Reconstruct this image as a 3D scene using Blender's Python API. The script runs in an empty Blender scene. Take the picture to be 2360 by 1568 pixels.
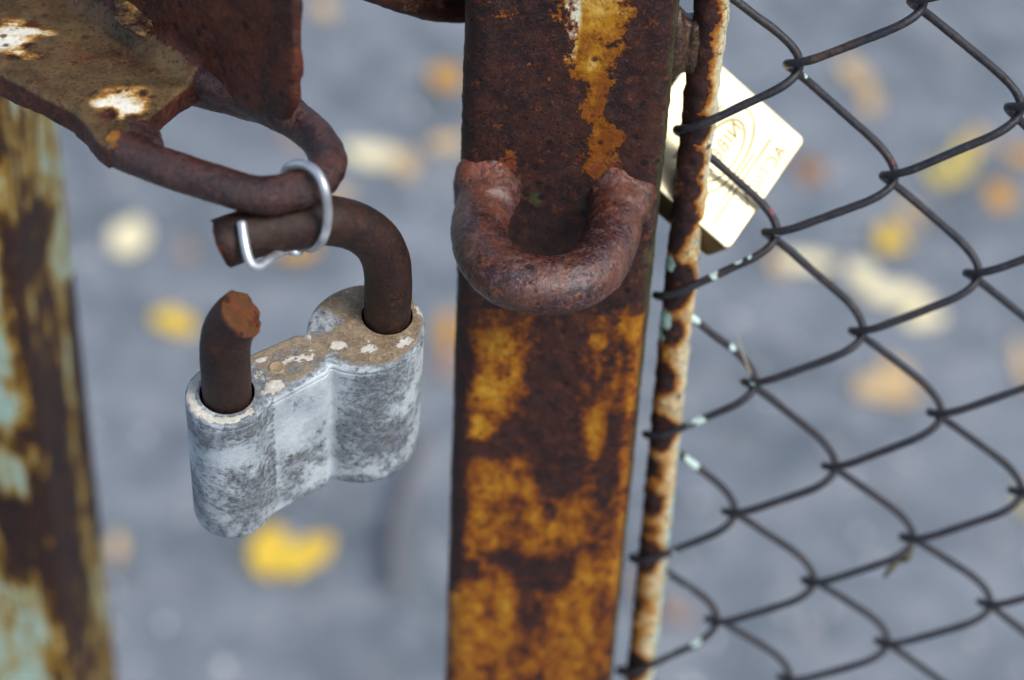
import bpy, bmesh, math, random
import numpy as np
from mathutils import Vector, Matrix
random.seed(7); rng = np.random.default_rng(7)
S = bpy.context.scene
COL = S.collection
# ------------------------------------------------------------------ camera (metres, z up, ground z = 0)
IW, IH = 2359.0, 1568.0                       # the grid the photograph was measured on
FPX = 75 / 36 * IW
_Z = np.array([318.5, 6260, FPX]); _Z /= np.linalg.norm(_Z)
_f = np.array([0, 0, -1.0]); _Y = _f - (_f @ _Z) * _Z; _Y /= np.linalg.norm(_Y)
_X = np.cross(_Y, _Z)
ROT = np.stack([_X, _Y, _Z])
FWD = ROT @ _f
CAMP = np.array([0, 0, 1.0]) - 0.5 * FWD
cd = bpy.data.cameras.new("camera"); cam = bpy.data.objects.new("camera", cd); COL.objects.link(cam)
cd.sensor_width = 36; cd.lens = 75; cd.clip_start = 0.02; cd.clip_end = 500
cam.matrix_world = Matrix([[*ROT[i], CAMP[i]] for i in range(3)] + [[0, 0, 0, 1]])
cd.dof.use_dof = True; cd.dof.focus_distance = 0.452; cd.dof.aperture_fstop = 8.0
cd.dof.aperture_blades = 9
S.camera = cam
# ------------------------------------------------------------------ light
SUN_EL, SUN_AZ = math.radians(47), math.radians(48)   # azimuth: from behind the camera towards +x
w = bpy.data.worlds.new("World"); S.world = w; w.use_nodes = True
nt = w.node_tree; bg = nt.nodes['Background']; sky = nt.nodes.new('ShaderNodeTexSky')
sky.sky_type = 'NISHITA'; sky.sun_disc = False; sky.sun_elevation = SUN_EL
sdir = np.array([math.sin(SUN_AZ) * math.cos(SUN_EL), -math.cos(SUN_AZ) * math.cos(SUN_EL), math.sin(SUN_EL)])
sky.sun_rotation = math.atan2(sdir[0], sdir[1])
sky.dust_density = 2.2; sky.air_density = 1.0; sky.ozone_density = 1.0
nt.links.new(sky.outputs[0], bg.inputs[0]); bg.inputs[1].default_value = 0.13
sl = bpy.data.lights.new("sun", 'SUN'); sl.energy = 1.5; sl.angle = math.radians(18); sl.color = (1, 0.97, 0.94)
so = bpy.data.objects.new("sun", sl); COL.objects.link(so); so.location = (0, 0, 5)
so.rotation_euler = Vector(sdir).to_track_quat('Z', 'Y').to_euler()
S.view_settings.view_transform = 'Standard'; S.view_settings.look = 'None'
S.view_settings.exposure = 0.7; S.view_settings.gamma = 1
S.render.engine = 'CYCLES'
S.cycles.max_bounces = 6; S.cycles.use_denoising = True
# ------------------------------------------------------------------ measuring helpers: a pixel of the photo on a real plane
def ray(px, py): return ROT @ np.array([(px - IW / 2) / FPX, -(py - IH / 2) / FPX, -1.0])
def on(px, py, P0, n):
    d = ray(px, py); P0 = np.array(P0); return CAMP + ((P0 - CAMP) @ n) / (d @ n) * d
def onY(px, py, y): return on(px, py, (0, y, 0), np.array([0, 1.0, 0]))
def onZ(px, py, z): return on(px, py, (0, 0, z), np.array([0, 0, 1.0]))
def dep(px, py, t): return CAMP + t * ray(px, py)
def norm(v): v = np.array(v, float); return v / np.linalg.norm(v)
# ------------------------------------------------------------------ objects
def setp(o, label=None, cat=None, group=None, kind=None):
    if label: o['label'] = label
    if cat: o['category'] = cat
    if group: o['group'] = group
    if kind: o['kind'] = kind
    return o
def thing(name, loc, label, cat, group=None):
    o = bpy.data.objects.new(name, None); COL.objects.link(o); o.location = loc; o.empty_display_size = .01
    return setp(o, label, cat, group)
def mesh(name, V, Fc, mat, parent=None, loc=None, smooth=True, wear=None):
    """V in world coordinates; wear(V)->(n,4) array of how worn / painted each point is"""
    V = np.asarray(V, float)
    loc = np.array(parent.location) if parent is not None else (np.array(loc) if loc is not None else np.zeros(3))
    me = bpy.data.meshes.new(name); me.from_pydata((V - loc).tolist(), [], [tuple(map(int, f)) for f in Fc]); me.update()
    if wear is not None:
        a = me.attributes.new('wear', 'FLOAT_COLOR', 'POINT')
        a.data.foreach_set('color', np.ascontiguousarray(wear(V), dtype=np.float32).ravel())
    if smooth: me.polygons.foreach_set('use_smooth', [True] * len(me.polygons))
    me.materials.append(mat)
    o = bpy.data.objects.new(name, me); COL.objects.link(o)
    if parent is not None: o.parent = parent
    else: o.location = loc
    return o
def catmull(P, n=12, closed=False):
    P = np.array(P, float); out = []
    Q = np.vstack([2 * P[0] - P[1], P, 2 * P[-1] - P[-2]])
    for i in range(1, len(Q) - 2):
        a, b, c, d = Q[i - 1:i + 3]
        for t in np.linspace(0, 1, n, endpoint=False):
            out.append(.5 * (2 * b + (c - a) * t + (2 * a - 5 * b + 4 * c - d) * t * t + (3 * b - a - 3 * c + d) * t ** 3))
    out.append(P[-1]); return np.array(out)
def resample(P, step):
    P = np.array(P); L = np.r_[0, np.cumsum(np.linalg.norm(np.diff(P, axis=0), axis=1))]
    n = max(2, int(L[-1] / step) + 1); s = np.linspace(0, L[-1], n)
    return np.stack([np.interp(s, L, P[:, k]) for k in range(3)], 1)
def vnoise(V, scale, seed=0, octaves=3):
    """cheap smooth noise in -1..1 built from a few random sine waves"""
    r = np.random.default_rng(seed); out = np.zeros(len(V)); amp = 1; tot = 0
    for o in range(octaves):
        for k in range(5):
            d = norm(r.normal(size=3)) * scale * (2 ** o) * r.uniform(.7, 1.4)
            out += amp * np.sin(V @ d * 6.283 + r.uniform(0, 6.28))
        tot += amp * 2.2; amp *= .55
    return np.clip(out / tot, -1.3, 1.3)
def tube(P, r, seg=20, lump=0.0, seed=1, cap=(True, True), endplane=None, startplane=None, round_end=0, dome=0.0):
    P = np.array(P); n = len(P); rr = np.full(n, r) if np.isscalar(r) else np.array(r, float)
    T = np.gradient(P, axis=0); T /= np.linalg.norm(T, axis=1)[:, None]
    up = np.array([0, 0, 1.0]) if abs(T[0][2]) < .9 else np.array([1.0, 0, 0])
    N = np.cross(up, T[0]); N /= np.linalg.norm(N); V = []; Ns = []
    for i in range(n):
        N = N - (N @ T[i]) * T[i]; N /= np.linalg.norm(N); B = np.cross(T[i], N); Ns.append((N.copy(), B))
        for k in range(seg):
            a = 2 * math.pi * k / seg; V.append(P[i] + rr[i] * (math.cos(a) * N + math.sin(a) * B))
    V = np.array(V)
    for pl, idx in ((startplane, 0), (endplane, n - 1)):
        if pl is not None:
            p0, nn = np.array(pl[0]), norm(pl[1]); t = T[idx]
            rows = range(seg * idx, seg * idx + seg)
            sgn = 1 if idx else -1
            for j in rows: V[j] = V[j] + t * (((p0 - V[j]) @ nn) / (t @ nn))
            for back in range(1, 40):       # pull rings behind the cut plane
                i2 = idx - sgn * back
                if i2 < 0 or i2 >= n: break
                moved = False
                for k in range(seg):
                    v = V[seg * i2 + k]; lim = V[seg * (i2 + sgn) + k] - sgn * t * 2e-4
                    if (v - lim) @ (sgn * t) > 0: V[seg * i2 + k] = v + t * ((lim - v) @ t); moved = True
                if not moved: break
    if lump:
        Cn = np.repeat(P, seg, axis=0); D = V - Cn; L = np.linalg.norm(D, axis=1)[:, None]
        V = V + D / L * (lump * vnoise(V, 160, seed))[:, None]
    Fc = []
    for i in range(n - 1):
        for k in range(seg):
            a, b = i * seg + k, i * seg + (k + 1) % seg; Fc.append((a, b, b + seg, a + seg))
    V = list(V)
    def addcap(idx, flip):
        base = idx * seg; c = np.mean([V[base + k] for k in range(seg)], axis=0); prev = list(range(base, base + seg))
        t = T[idx] * (1 if idx else -1)
        for f in (.93, .7, .4):
            cur = []
            for k in range(seg):
                q = c + (V[base + k] - c) * f + t * dome * math.sqrt(max(0, 1 - f * f)) * rr[idx]
                V.append(q); cur.append(len(V) - 1)
            for k in range(seg):
                q = (prev[k], prev[(k + 1) % seg], cur[(k + 1) % seg], cur[k]); Fc.append(q[::-1] if flip else q)
            prev = cur
        V.append(c + t * dome * rr[idx]); ci = len(V) - 1
        for k in range(seg):
            q = (prev[k], prev[(k + 1) % seg], ci); Fc.append(q[::-1] if flip else q)
    if cap[0]: addcap(0, True)
    if cap[1]: addcap(n - 1, False)
    return np.array(V), Fc
def join(*parts):
    V = []; Fc = []; o = 0
    for v, f in parts:
        V.append(np.asarray(v)); Fc += [tuple(i + o for i in q) for q in f]; o += len(v)
    return np.vstack(V), Fc
def prism(top, vec):
    """closed solid between polygon TOP (n,3) and its copy moved by VEC"""
    top = np.array(top); n = len(top); V = np.vstack([top, top + vec])
    return V, [tuple(range(n)), tuple(range(2 * n - 1, n - 1, -1))] + [((i + 1) % n, i, n + i, n + (i + 1) % n) for i in range(n)]
def blob(c, r, seed=0, sub=3, rough=.15):
    bm = bmesh.new(); bmesh.ops.create_icosphere(bm, subdivisions=sub, radius=1)
    V = np.array([v.co[:] for v in bm.verts]); Fc = [[v.index for v in f.verts] for f in bm.faces]; bm.free()
    V = V * (1 + rough * vnoise(V, .35, seed, 2))[:, None]
    return np.array(c) + V * np.array(r), Fc
def fuse(V, Fc, vox, smooth=6, lump=0.0, seed=3, lscale=130):
    """melt overlapping solids into one organic surface"""
    me = bpy.data.meshes.new('t'); me.from_pydata(np.asarray(V).tolist(), [], [tuple(map(int, f)) for f in Fc]); me.update()
    bm = bmesh.new(); bm.from_mesh(me); bmesh.ops.recalc_face_normals(bm, faces=bm.faces[:]); bm.to_mesh(me); bm.free()
    o = bpy.data.objects.new('t', me); COL.objects.link(o)
    m = o.modifiers.new('r', 'REMESH'); m.mode = 'VOXEL'; m.voxel_size = vox
    s = o.modifiers.new('s', 'SMOOTH'); s.factor = .6; s.iterations = smooth
    dg = bpy.context.evaluated_depsgraph_get(); dg.update(); ev = o.evaluated_get(dg).to_mesh()
    nv = len(ev.vertices); A = np.empty(nv * 3); ev.vertices.foreach_get('co', A); A = A.reshape(-1, 3).copy()
    Nn = np.empty(nv * 3); ev.vertex_normals.foreach_get('vector', Nn); Nn = Nn.reshape(-1, 3).copy()
    out = [tuple(p.vertices) for p in ev.polygons]
    o.evaluated_get(dg).to_mesh_clear(); bpy.data.objects.remove(o); bpy.data.meshes.remove(me)
    if lump: A = A + Nn * (lump * vnoise(A, lscale, seed))[:, None]
    return A, out
# wear painting: soft blots at real places on a surface
def blot(V, c, rad, amp, soft=1.6):
    d = np.linalg.norm((V - np.array(c)) / np.array(rad), axis=1)
    return amp * np.clip(soft * (1.25 - d), 0, 1)
# ------------------------------------------------------------------ materials
class NT:
    def __init__(s, name):
        s.m = bpy.data.materials.new(name); s.m.use_nodes = True; s.t = s.m.node_tree; s.b = s.t.nodes['Principled BSDF']
        s.tc = s.t.nodes.new('ShaderNodeTexCoord').outputs['Object']
    def n(s, typ, **kw):
        x = s.t.nodes.new('ShaderNode' + typ)
        for k, v in kw.items(): setattr(x, k, v)
        return x
    def put(s, sock, v):
        if isinstance(v, bpy.types.NodeSocket): s.t.links.new(v, sock)
        elif isinstance(v, (tuple, list)) and sock.type == 'RGBA' and len(v) == 3: sock.default_value = (*v, 1)
        else: sock.default_value = v
    def noise(s, sc, det=6, rough=.6, stretch=None, dist=0.0, off=0):
        x = s.n('TexNoise'); x.inputs['Scale'].default_value = sc; x.inputs['Detail'].default_value = det
        x.inputs['Roughness'].default_value = rough; x.inputs['Distortion'].default_value = dist
        if stretch or off:
            mp = s.n('Mapping'); s.t.links.new(s.tc, mp.inputs[0]); mp.inputs['Scale'].default_value = stretch or (1, 1, 1)
            mp.inputs['Location'].default_value = (off, off * .7, off * .3)
            s.t.links.new(mp.outputs[0], x.inputs['Vector'])
        else: s.t.links.new(s.tc, x.inputs['Vector'])
        return x.outputs['Fac']
    def voro(s, sc, feat='F1', rnd=1.0, out='Distance', warp=0):
        x = s.n('TexVoronoi', feature=feat); x.inputs['Scale'].default_value = sc; x.inputs['Randomness'].default_value = rnd
        s.t.links.new(s.tc, x.inputs['Vector']); return x.outputs[out]
    def math(s, op, a, b=0.0, c=None, clamp=False):
        x = s.n('Math', operation=op, use_clamp=clamp); s.put(x.inputs[0], a); s.put(x.inputs[1], b)
        if c is not None: s.put(x.inputs[2], c)
        return x.outputs[0]
    def rng(s, v, a, b, c=0.0, d=1.0, smooth=True):
        x = s.n('MapRange'); x.interpolation_type = 'SMOOTHSTEP' if smooth else 'LINEAR'; s.put(x.inputs[0], v)
        for i, q in enumerate((a, b, c, d)): s.put(x.inputs[i + 1], q)
        return x.outputs[0]
    def mix(s, f, a, b, blend='MIX'):
        x = s.n('Mix', data_type='RGBA', blend_type=blend); s.put(x.inputs[0], f); s.put(x.inputs[6], a); s.put(x.inputs[7], b); return x.outputs[2]
    def ramp(s, f, stops, interp='LINEAR'):
        x = s.n('ValToRGB'); r = x.color_ramp; r.interpolation = interp
        while len(r.elements) < len(stops): r.elements.new(.5)
        for e, (p, c) in zip(r.elements, stops): e.position = p; e.color = (*c, 1)
        s.put(x.inputs[0], f); return x.outputs[0]
    def attr(s):
        a = s.n('Attribute', attribute_name='wear'); q = s.n('SeparateColor'); s.t.links.new(a.outputs['Color'], q.inputs[0])
        return q.outputs[0], q.outputs[1], q.outputs[2], a.outputs['Alpha']
    def bump(s, h, dist, strength=1.0, prev=None):
        x = s.n('Bump'); x.inputs['Distance'].default_value = dist; x.inputs['Strength'].default_value = strength
        s.put(x.inputs['Height'], h)
        if prev is not None: s.put(x.inputs['Normal'], prev)
        return x.outputs[0]
    def out(s, color=None, rough=None, normal=None, metal=None, spec=None):
        for k, v in (('Base Color', color), ('Roughness', rough), ('Normal', normal), ('Metallic', metal), ('Specular IOR Level', spec)):
            if v is not None: s.put(s.b.inputs[k], v)
        return s.m
def rust_material(name, stops, darks, scale=170, amp=.9, amp2=.3, stretch=None, cG=(.3, .45, .38), cB=(.26, .07, .035), cA=(.05, .05, .02),
                  r0=.42, r1=.45, rough=(.56, .36), speck=.6, off=0, pits=1.0, crack=0.0, tint=(.2, .055, .012), tone=None, fine=1.0, dist=.0005, spec=.32, soft_below=None):
    """layers of old paint over rusty steel: bare rust where the wear value is low, older and newer coats where it is high"""
    k = NT(name); R, G, B, A = k.attr()
    n1 = k.noise(scale, 12, .68, stretch, .15, off); n2 = k.noise(scale * 5, 8, .66, None, 0, off)
    f = k.math('ADD', R, k.math('ADD', k.math('MULTIPLY', k.math('SUBTRACT', n1, .5), amp), k.math('MULTIPLY', k.math('SUBTRACT', n2, .5), amp2)))
    nd = k.noise(scale * .6, 9, .68, None, .3, off + 3); nf = k.noise(scale * 8, 7, .72, None, 0, off + 5); nm = k.noise(scale * 3.2, 8, .7, None, .2, off + 13)
    rust = k.mix(k.rng(nd, .38, .62), darks[0], darks[1])
    rust = k.mix(k.math('MULTIPLY', k.rng(nm, .50, .66), .75), rust, darks[2])
    rust = k.mix(k.math('MULTIPLY', k.rng(nf, .52, .70), speck), rust, tuple(c * 1.5 for c in darks[2]))
    ng = k.noise(scale * 1.7, 9, .7, None, 0, off + 9)
    rust = k.mix(k.math('MULTIPLY', k.rng(k.math('ADD', ng, k.math('MULTIPLY', k.math('SUBTRACT', nf, .5), .5)), .57, .68), .8 * speck), rust, tint)
    vd = k.voro(scale * 4.2); pit = k.math('MULTIPLY', k.rng(vd, .20, .42, 1, 0), k.rng(k.noise(scale * 1.3, 4, .6, None, 0, off + 7), .44, .56))
    vb = k.voro(scale * 1.05); pit = k.math('MULTIPLY', k.math('MAXIMUM', k.math('MULTIPLY', pit, .7), k.math('MULTIPLY', k.rng(k.math('ADD', vb, k.math('MULTIPLY', k.math('SUBTRACT', nf, .5), .3)), .12, .30, 1, 0), k.rng(nd, .44, .54))), pits)
    rust = k.mix(k.math('MULTIPLY', pit, .85), rust, tuple(c * .3 for c in darks[0]))
    if tone is None: paint = k.ramp(f, stops)
    else:
        nt_ = k.noise(scale * .8, 9, .66, stretch, .2, off + 21)
        ft = k.math('ADD', k.math('ADD', tone, G), k.math('MULTIPLY', k.math('SUBTRACT', nt_, .5), 1.1)); edge = k.rng(f, r1, r1 + .22)
        paint = k.mix(edge, stops[2][1], k.ramp(ft, stops)); G = k.math('MULTIPLY', G, 0.0)
    pm = k.rng(f, r0, r1)
    if soft_below is not None:
        sx = k.n('SeparateXYZ'); k.t.links.new(k.tc, sx.inputs[0]); up_ = k.rng(sx.outputs[2], soft_below - .012, soft_below + .012)
        soft = k.ramp(f, [(.18, darks[1]), (.33, (.085, .020, .006)), (.45, (.185, .050, .005)), (.56, (.28, .095, .005)), (.70, (.37, .160, .008)), (.86, (.46, .25, .025))])
        paint = k.mix(up_, soft, paint); pm = k.math('MAXIMUM', pm, k.math('MULTIPLY', k.rng(f, .20, .36), k.math('SUBTRACT', 1.0, up_)))
    grime = k.noise(scale * 3, 8, .72, None, 0, off + 11)
    paint = k.mix(k.math('MULTIPLY', k.rng(grime, .48, .72), .55), paint, (.22, .10, .04), 'MULTIPLY')
    ps = k.math('ADD', k.voro(scale * 1.25), k.math('MULTIPLY', k.math('SUBTRACT', nf, .5), .25)); psm = k.math('MULTIPLY', k.rng(ps, .12, .27, 1, 0), k.rng(k.noise(scale, 3, .5, None, 0, off + 17), .45, .52))
    paint = k.mix(k.math('MULTIPLY', psm, .85 * pits), paint, k.mix(.5, darks[0], darks[1]))
    col = k.mix(pm, rust, paint)
    bm_ = k.rng(k.math('ADD', B, k.math('ADD', k.math('MULTIPLY', k.math('SUBTRACT', n1, .5), 1.1), k.math('MULTIPLY', k.math('SUBTRACT', nm, .5), .8))), .44, .58)
    col = k.mix(k.math('MULTIPLY', bm_, .85), col, k.mix(k.rng(nd, .35, .65), cB, tuple(c * .45 for c in cB)))
    am = k.rng(k.math('ADD', A, k.math('ADD', k.math('MULTIPLY', k.math('SUBTRACT', n2, .5), .5), k.math('MULTIPLY', k.math('SUBTRACT', n1, .5), .7))), .40, .66)
    ca_ = k.mix(k.rng(nd, .36, .64), tuple(c * .62 for c in cA), tuple(min(1, c * 1.25) for c in cA)); ca_ = k.mix(k.math('MULTIPLY', k.rng(nm, .54, .68), .7), ca_, (.13, .045, .018)); ca_ = k.mix(k.math('MULTIPLY', k.rng(nf, .56, .70), .5), ca_, tuple(min(1, c * 2.1) for c in cA)); ca_ = k.mix(k.math('MULTIPLY', pit, .75), ca_, darks[0])
    col = k.mix(am, col, ca_)
    gm = k.rng(k.math('ADD', G, k.math('ADD', k.math('MULTIPLY', k.math('SUBTRACT', n1, .5), 1.1), k.math('MULTIPLY', k.math('SUBTRACT', nm, .5), .7))), .48, .53)
    col = k.mix(gm, col, cG)
    h = k.math('ADD', k.math('MULTIPLY', pm, .5), k.math('MULTIPLY', n1, .35)); h = k.math('ADD', h, k.math('MULTIPLY', nf, .35 * fine)); h = k.math('ADD', h, k.math('MULTIPLY', nm, .6 * fine))
    h = k.math('SUBTRACT', h, k.math('MULTIPLY', pit, .22)); h = k.math('ADD', h, k.math('MULTIPLY', k.math('MAXIMUM', gm, k.math('MULTIPLY', bm_, .6)), .4))
    if crack:
        cr = k.voro(scale * 2.6, 'DISTANCE_TO_EDGE'); cm = k.math('MULTIPLY', k.math('MULTIPLY', k.rng(cr, .0, .06, 1, 0), k.rng(f, .56, .6)), crack)
        cm = k.math('MULTIPLY', cm, k.rng(k.noise(scale * .7, 3, .5, None, 0, off + 30), .5, .56))
        col = k.mix(k.math('MULTIPLY', cm, .75), col, (.1, .045, .015)); h = k.math('SUBTRACT', h, k.math('MULTIPLY', cm, .5))
    ro = k.mix(k.math('MAXIMUM', pm, gm), (rough[0],) * 3, (rough[1],) * 3)
    ro2 = k.math('ADD', ro, k.math('MULTIPLY', k.math('SUBTRACT', nm, .5), .7), clamp=True)
    return k.out(col, ro2, k.bump(h, dist, 1.0), spec=spec)
OCHRE = [(.0, (.10, .028, .008)), (.30, (.15, .040, .007)), (.44, (.19, .055, .005)), (.56, (.28, .105, .006)), (.70, (.38, .17, .008)), (.86, (.56, .36, .08)), (.95, (.64, .66, .52))]
CREAM = [(.0, (.12, .035, .010)), (.42, (.14, .038, .008)), (.49, (.26, .08, .010)), (.56, (.36, .16, .025)), (.64, (.48, .31, .13)), (.78, (.58, .46, .26)), (.95, (.60, .60, .43))]
DUST = [(.0, (.07, .035, .015)), (.42, (.085, .05, .022)), (.52, (.11, .07, .03)), (.60, (.27, .12, .025)), (.68, (.45, .24, .06)), (.77, (.72, .60, .36)), (.88, (.85, .82, .70))]
PURPLE = [(.014, .0065, .007), (.040, .0125, .008), (.052, .021, .016)]
M_post = rust_material('rusty_post_paint', OCHRE, PURPLE, scale=230, amp=1.45, amp2=.55, stretch=(1, 1, .75), rough=(.50, .27), speck=.7, tone=.50, dist=.00036, soft_below=1.006, cB=(.24, .055, .018), tint=(.19, .045, .008))
M_rod = rust_material('rusty_rod_paint', CREAM, PURPLE, scale=190, amp=.95, cG=(.42, .60, .50), stretch=(1, 1, .8), off=2, rough=(.6, .42), crack=.9)
M_loop = rust_material('rusted_bar', OCHRE, [(.018, .008, .010), (.066, .021, .014), (.092, .040, .032)], scale=190, amp=.4, off=4, rough=(.29, .4), speck=.45, cB=(.17, .06, .04), dist=.0005, pits=.8, spec=.5, fine=1.7)
M_staple = rust_material('rusted_staple', OCHRE, [(.028, .011, .012), (.100, .032, .016), (.13, .070, .066)], scale=150, amp=.5, off=6, rough=(.25, .36), speck=.8, pits=1.0, fine=.9, tint=(.24, .075, .014), cB=(.30, .070, .032), cA=(.040, .034, .012), dist=.0005, spec=.65)
M_shackle = rust_material('brown_rust_shackle', [(.0, (.09, .024, .007)), (.44, (.075, .018, .005)), (.52, (.135, .036, .006)), (.60, (.07, .035, .013)), (.70, (.15, .048, .007)), (.95, (.19, .08, .015))], [(.014, .0075, .006), (.030, .0125, .0085), (.042, .021, .014)],
                          scale=260, amp=.8, off=8, rough=(.50, .75), speck=.3, pits=.3, dist=.00035)
M_bracket = rust_material('dusty_bracket', DUST, [(.026, .0085, .006), (.080, .019, .009), (.085, .032, .020)], scale=190, amp=.95, amp2=.5, off=10, rough=(.55, .62), cB=(.20, .065, .04), cA=(.110, .070, .030), dist=.0003)
M_left = rust_material('green_painted_post', [(.0, (.12, .045, .012)), (.42, (.14, .055, .009)), (.49, (.25, .12, .010)), (.57, (.38, .23, .030)), (.64, (.42, .38, .17)), (.72, (.42, .56, .45)), (.95, (.48, .64, .54))],
                       [(.02, .010, .009), (.045, .018, .011), (.06, .03, .02)], scale=200, amp=1.5, amp2=.6, stretch=(1, 1, .28), off=12, rough=(.6, .5), r0=.40, r1=.47)
M_wire = rust_material('dark_fence_wire', [(.0, (.06, .035, .03)), (.5, (.07, .045, .035)), (.75, (.16, .13, .11)), (.95, (.3, .3, .28))], [(.016, .018, .024), (.028, .026, .030), (.048, .046, .050)],
                       scale=260, amp=.35, off=14, rough=(.38, .5), speck=.8, cG=(.52, .68, .62), cB=(.30, .055, .065), pits=.4, tint=(.08, .034, .016), dist=.0002)
# painted, chipped zinc of the padlock body
def padlock_material(name):
    k = NT(name); R, G, B, A = k.attr()   # R paint left, G brown dirt, B cream flakes
    n1 = k.noise(250, 12, .76); n2 = k.noise(1600, 8, .75); n3 = k.noise(85, 9, .68); n4 = k.noise(700, 9, .76, None, 0, 3); n5 = k.noise(330, 8, .7, None, .2, 9)
    bare = k.mix(k.rng(n4, .38, .62), (.105, .120, .140), (.25, .275, .300)); bare = k.mix(k.math('MULTIPLY', k.rng(n2, .50, .66), .7), bare, (.42, .44, .46))
    bare = k.mix(k.math('MULTIPLY', k.rng(n5, .54, .66), .5), bare, (.25, .20, .125)); bare = k.mix(k.math('MULTIPLY', k.rng(n3, .52, .62), .5), bare, (.13, .165, .215))
    paint = k.mix(k.rng(n3, .38, .62), (.37, .43, .465), (.54, .60, .625)); paint = k.mix(k.math('MULTIPLY', k.rng(n4, .50, .66), .5), paint, (.30, .34, .38)); paint = k.mix(k.math('MULTIPLY', k.rng(n5, .55, .7), .3), paint, (.50, .46, .36))
    pf = k.math('ADD', R, k.math('ADD', k.math('MULTIPLY', k.math('SUBTRACT', n1, .5), .6), k.math('MULTIPLY', k.math('SUBTRACT', n4, .5), 1.15))); pf = k.math('ADD', pf, k.math('MULTIPLY', k.math('SUBTRACT', n3, .5), .9))
    pm = k.rng(pf, .30, .62); col = k.mix(pm, bare, paint)
    dirt = k.mix(k.rng(n1, .40, .60), (.21, .128, .060), (.36, .27, .16)); dirt = k.mix(k.math('MULTIPLY', k.rng(n4, .52, .64), .6), dirt, (.14, .11, .075)); dirt = k.mix(k.math('MULTIPLY', k.rng(n2, .52, .64), .8), dirt, (.46, .43, .38))
    dirt = k.mix(k.math('MULTIPLY', k.rng(n5, .55, .64), .6), dirt, (.17, .155, .06)); dirt = k.mix(k.math('MULTIPLY', k.rng(n3, .56, .64), .6), dirt, (.075, .08, .085))
    gm = k.rng(k.math('ADD', G, k.math('ADD', k.math('MULTIPLY', k.math('SUBTRACT', n1, .5), 1.0), k.math('MULTIPLY', k.math('SUBTRACT', n2, .5), .5))), .35, .62); col = k.mix(gm, col, dirt)
    bmk = k.rng(k.math('ADD', B, k.math('ADD', k.math('MULTIPLY', k.math('SUBTRACT', n1, .5), 2.4), k.math('MULTIPLY', k.math('SUBTRACT', n4, .5), 1.0))), .48, .52)
    col = k.mix(bmk, col, k.mix(k.rng(n4, .52, .68), (.76, .73, .62), (.50, .40, .26)))
    h = k.math('ADD', k.math('MULTIPLY', pm, .35), k.math('MULTIPLY', n4, .8)); h = k.math('ADD', h, k.math('MULTIPLY', n2, .45)); h = k.math('ADD', h, k.math('MULTIPLY', bmk, .7)); h = k.math('ADD', h, k.math('MULTIPLY', n1, .4))
    ro = k.math('ADD', .30, k.math('MULTIPLY', n4, .3))
    return k.out(col, ro, k.bump(h, .00038, 1.0), metal=k.math('MULTIPLY', k.math('SUBTRACT', 1.0, k.math('MAXIMUM', pm, gm)), .3))
M_lock = padlock_material('chipped_grey_padlock_paint')
def simple(name, c1, c2, sc, rough, metal=0.0, bump=.0002, det=5, spec=.5):
    k = NT(name); n = k.noise(sc, det, .6); n2 = k.noise(sc * 6, 4, .6)
    return k.out(k.mix(k.rng(n, .35, .65), c1, c2), k.math('ADD', rough, k.math('MULTIPLY', k.math('SUBTRACT', n2, .5), .2)), k.bump(k.math('ADD', n, k.math('MULTIPLY', n2, .4)), bump, .6), metal=metal, spec=spec)
M_alu = simple('aluminium_wire', (.62, .64, .66), (.48, .50, .52), 260, .38, .75, .0001)
M_brass = simple('satin_brass', (.76, .68, .46), (.72, .63, .40), 120, .52, 1.0, .00005)
M_brass_dark = simple('engraved_brass', (.24, .19, .10), (.20, .16, .08), 200, .55, .4, .00003)
M_brass_side = simple('shaded_side_brass', (.22, .15, .055), (.14, .095, .04), 150, .5, .8, .00006)  # darker copy of the brass for the lock's sides, their shade painted into the colour
M_hole = simple('dark_recess', (.012, .008, .006), (.02, .012, .008), 300, .8)

# ------------------------------------------------------------------ ground
def ground():
    k = NT('grey_asphalt')
    big = k.noise(3.2, 5, .6); mid = k.noise(17, 5, .6); fine = k.noise(220, 5, .7); vo = k.voro(140)
    c = k.mix(k.rng(big, .35, .65), (.110, .138, .157), (.182, .213, .239)); c = k.mix(k.rng(mid, .42, .60), c, k.mix(.55, c, (.31, .325, .34)))
    c = k.mix(k.math('MULTIPLY', k.rng(k.noise(7, 6, .62, None, .3, 4), .50, .62), .45), c, (.075, .092, .108)); c = k.mix(k.math('MULTIPLY', k.rng(fine, .5, .66), .6), c, (.34, .335, .335)); c = k.mix(k.math('MULTIPLY', k.rng(vo, .1, .3, 1, 0), .5), c, (.09, .09, .095))
    k.out(c, .8, k.bump(k.math('ADD', fine, k.math('MULTIPLY', mid, .8)), .003, .8))
    n = 40; xs = np.sign(np.linspace(-1, 1, n)) * np.abs(np.linspace(-1, 1, n)) ** 2 * 120
    V = [(x, y, 0.0) for y in xs for x in xs]; Fc = [(j * n + i, j * n + i + 1, (j + 1) * n + i + 1, (j + 1) * n + i) for j in range(n - 1) for i in range(n - 1)]
    setp(mesh('ground', V, Fc, k.m, smooth=False), kind='structure')
ground()
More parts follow.
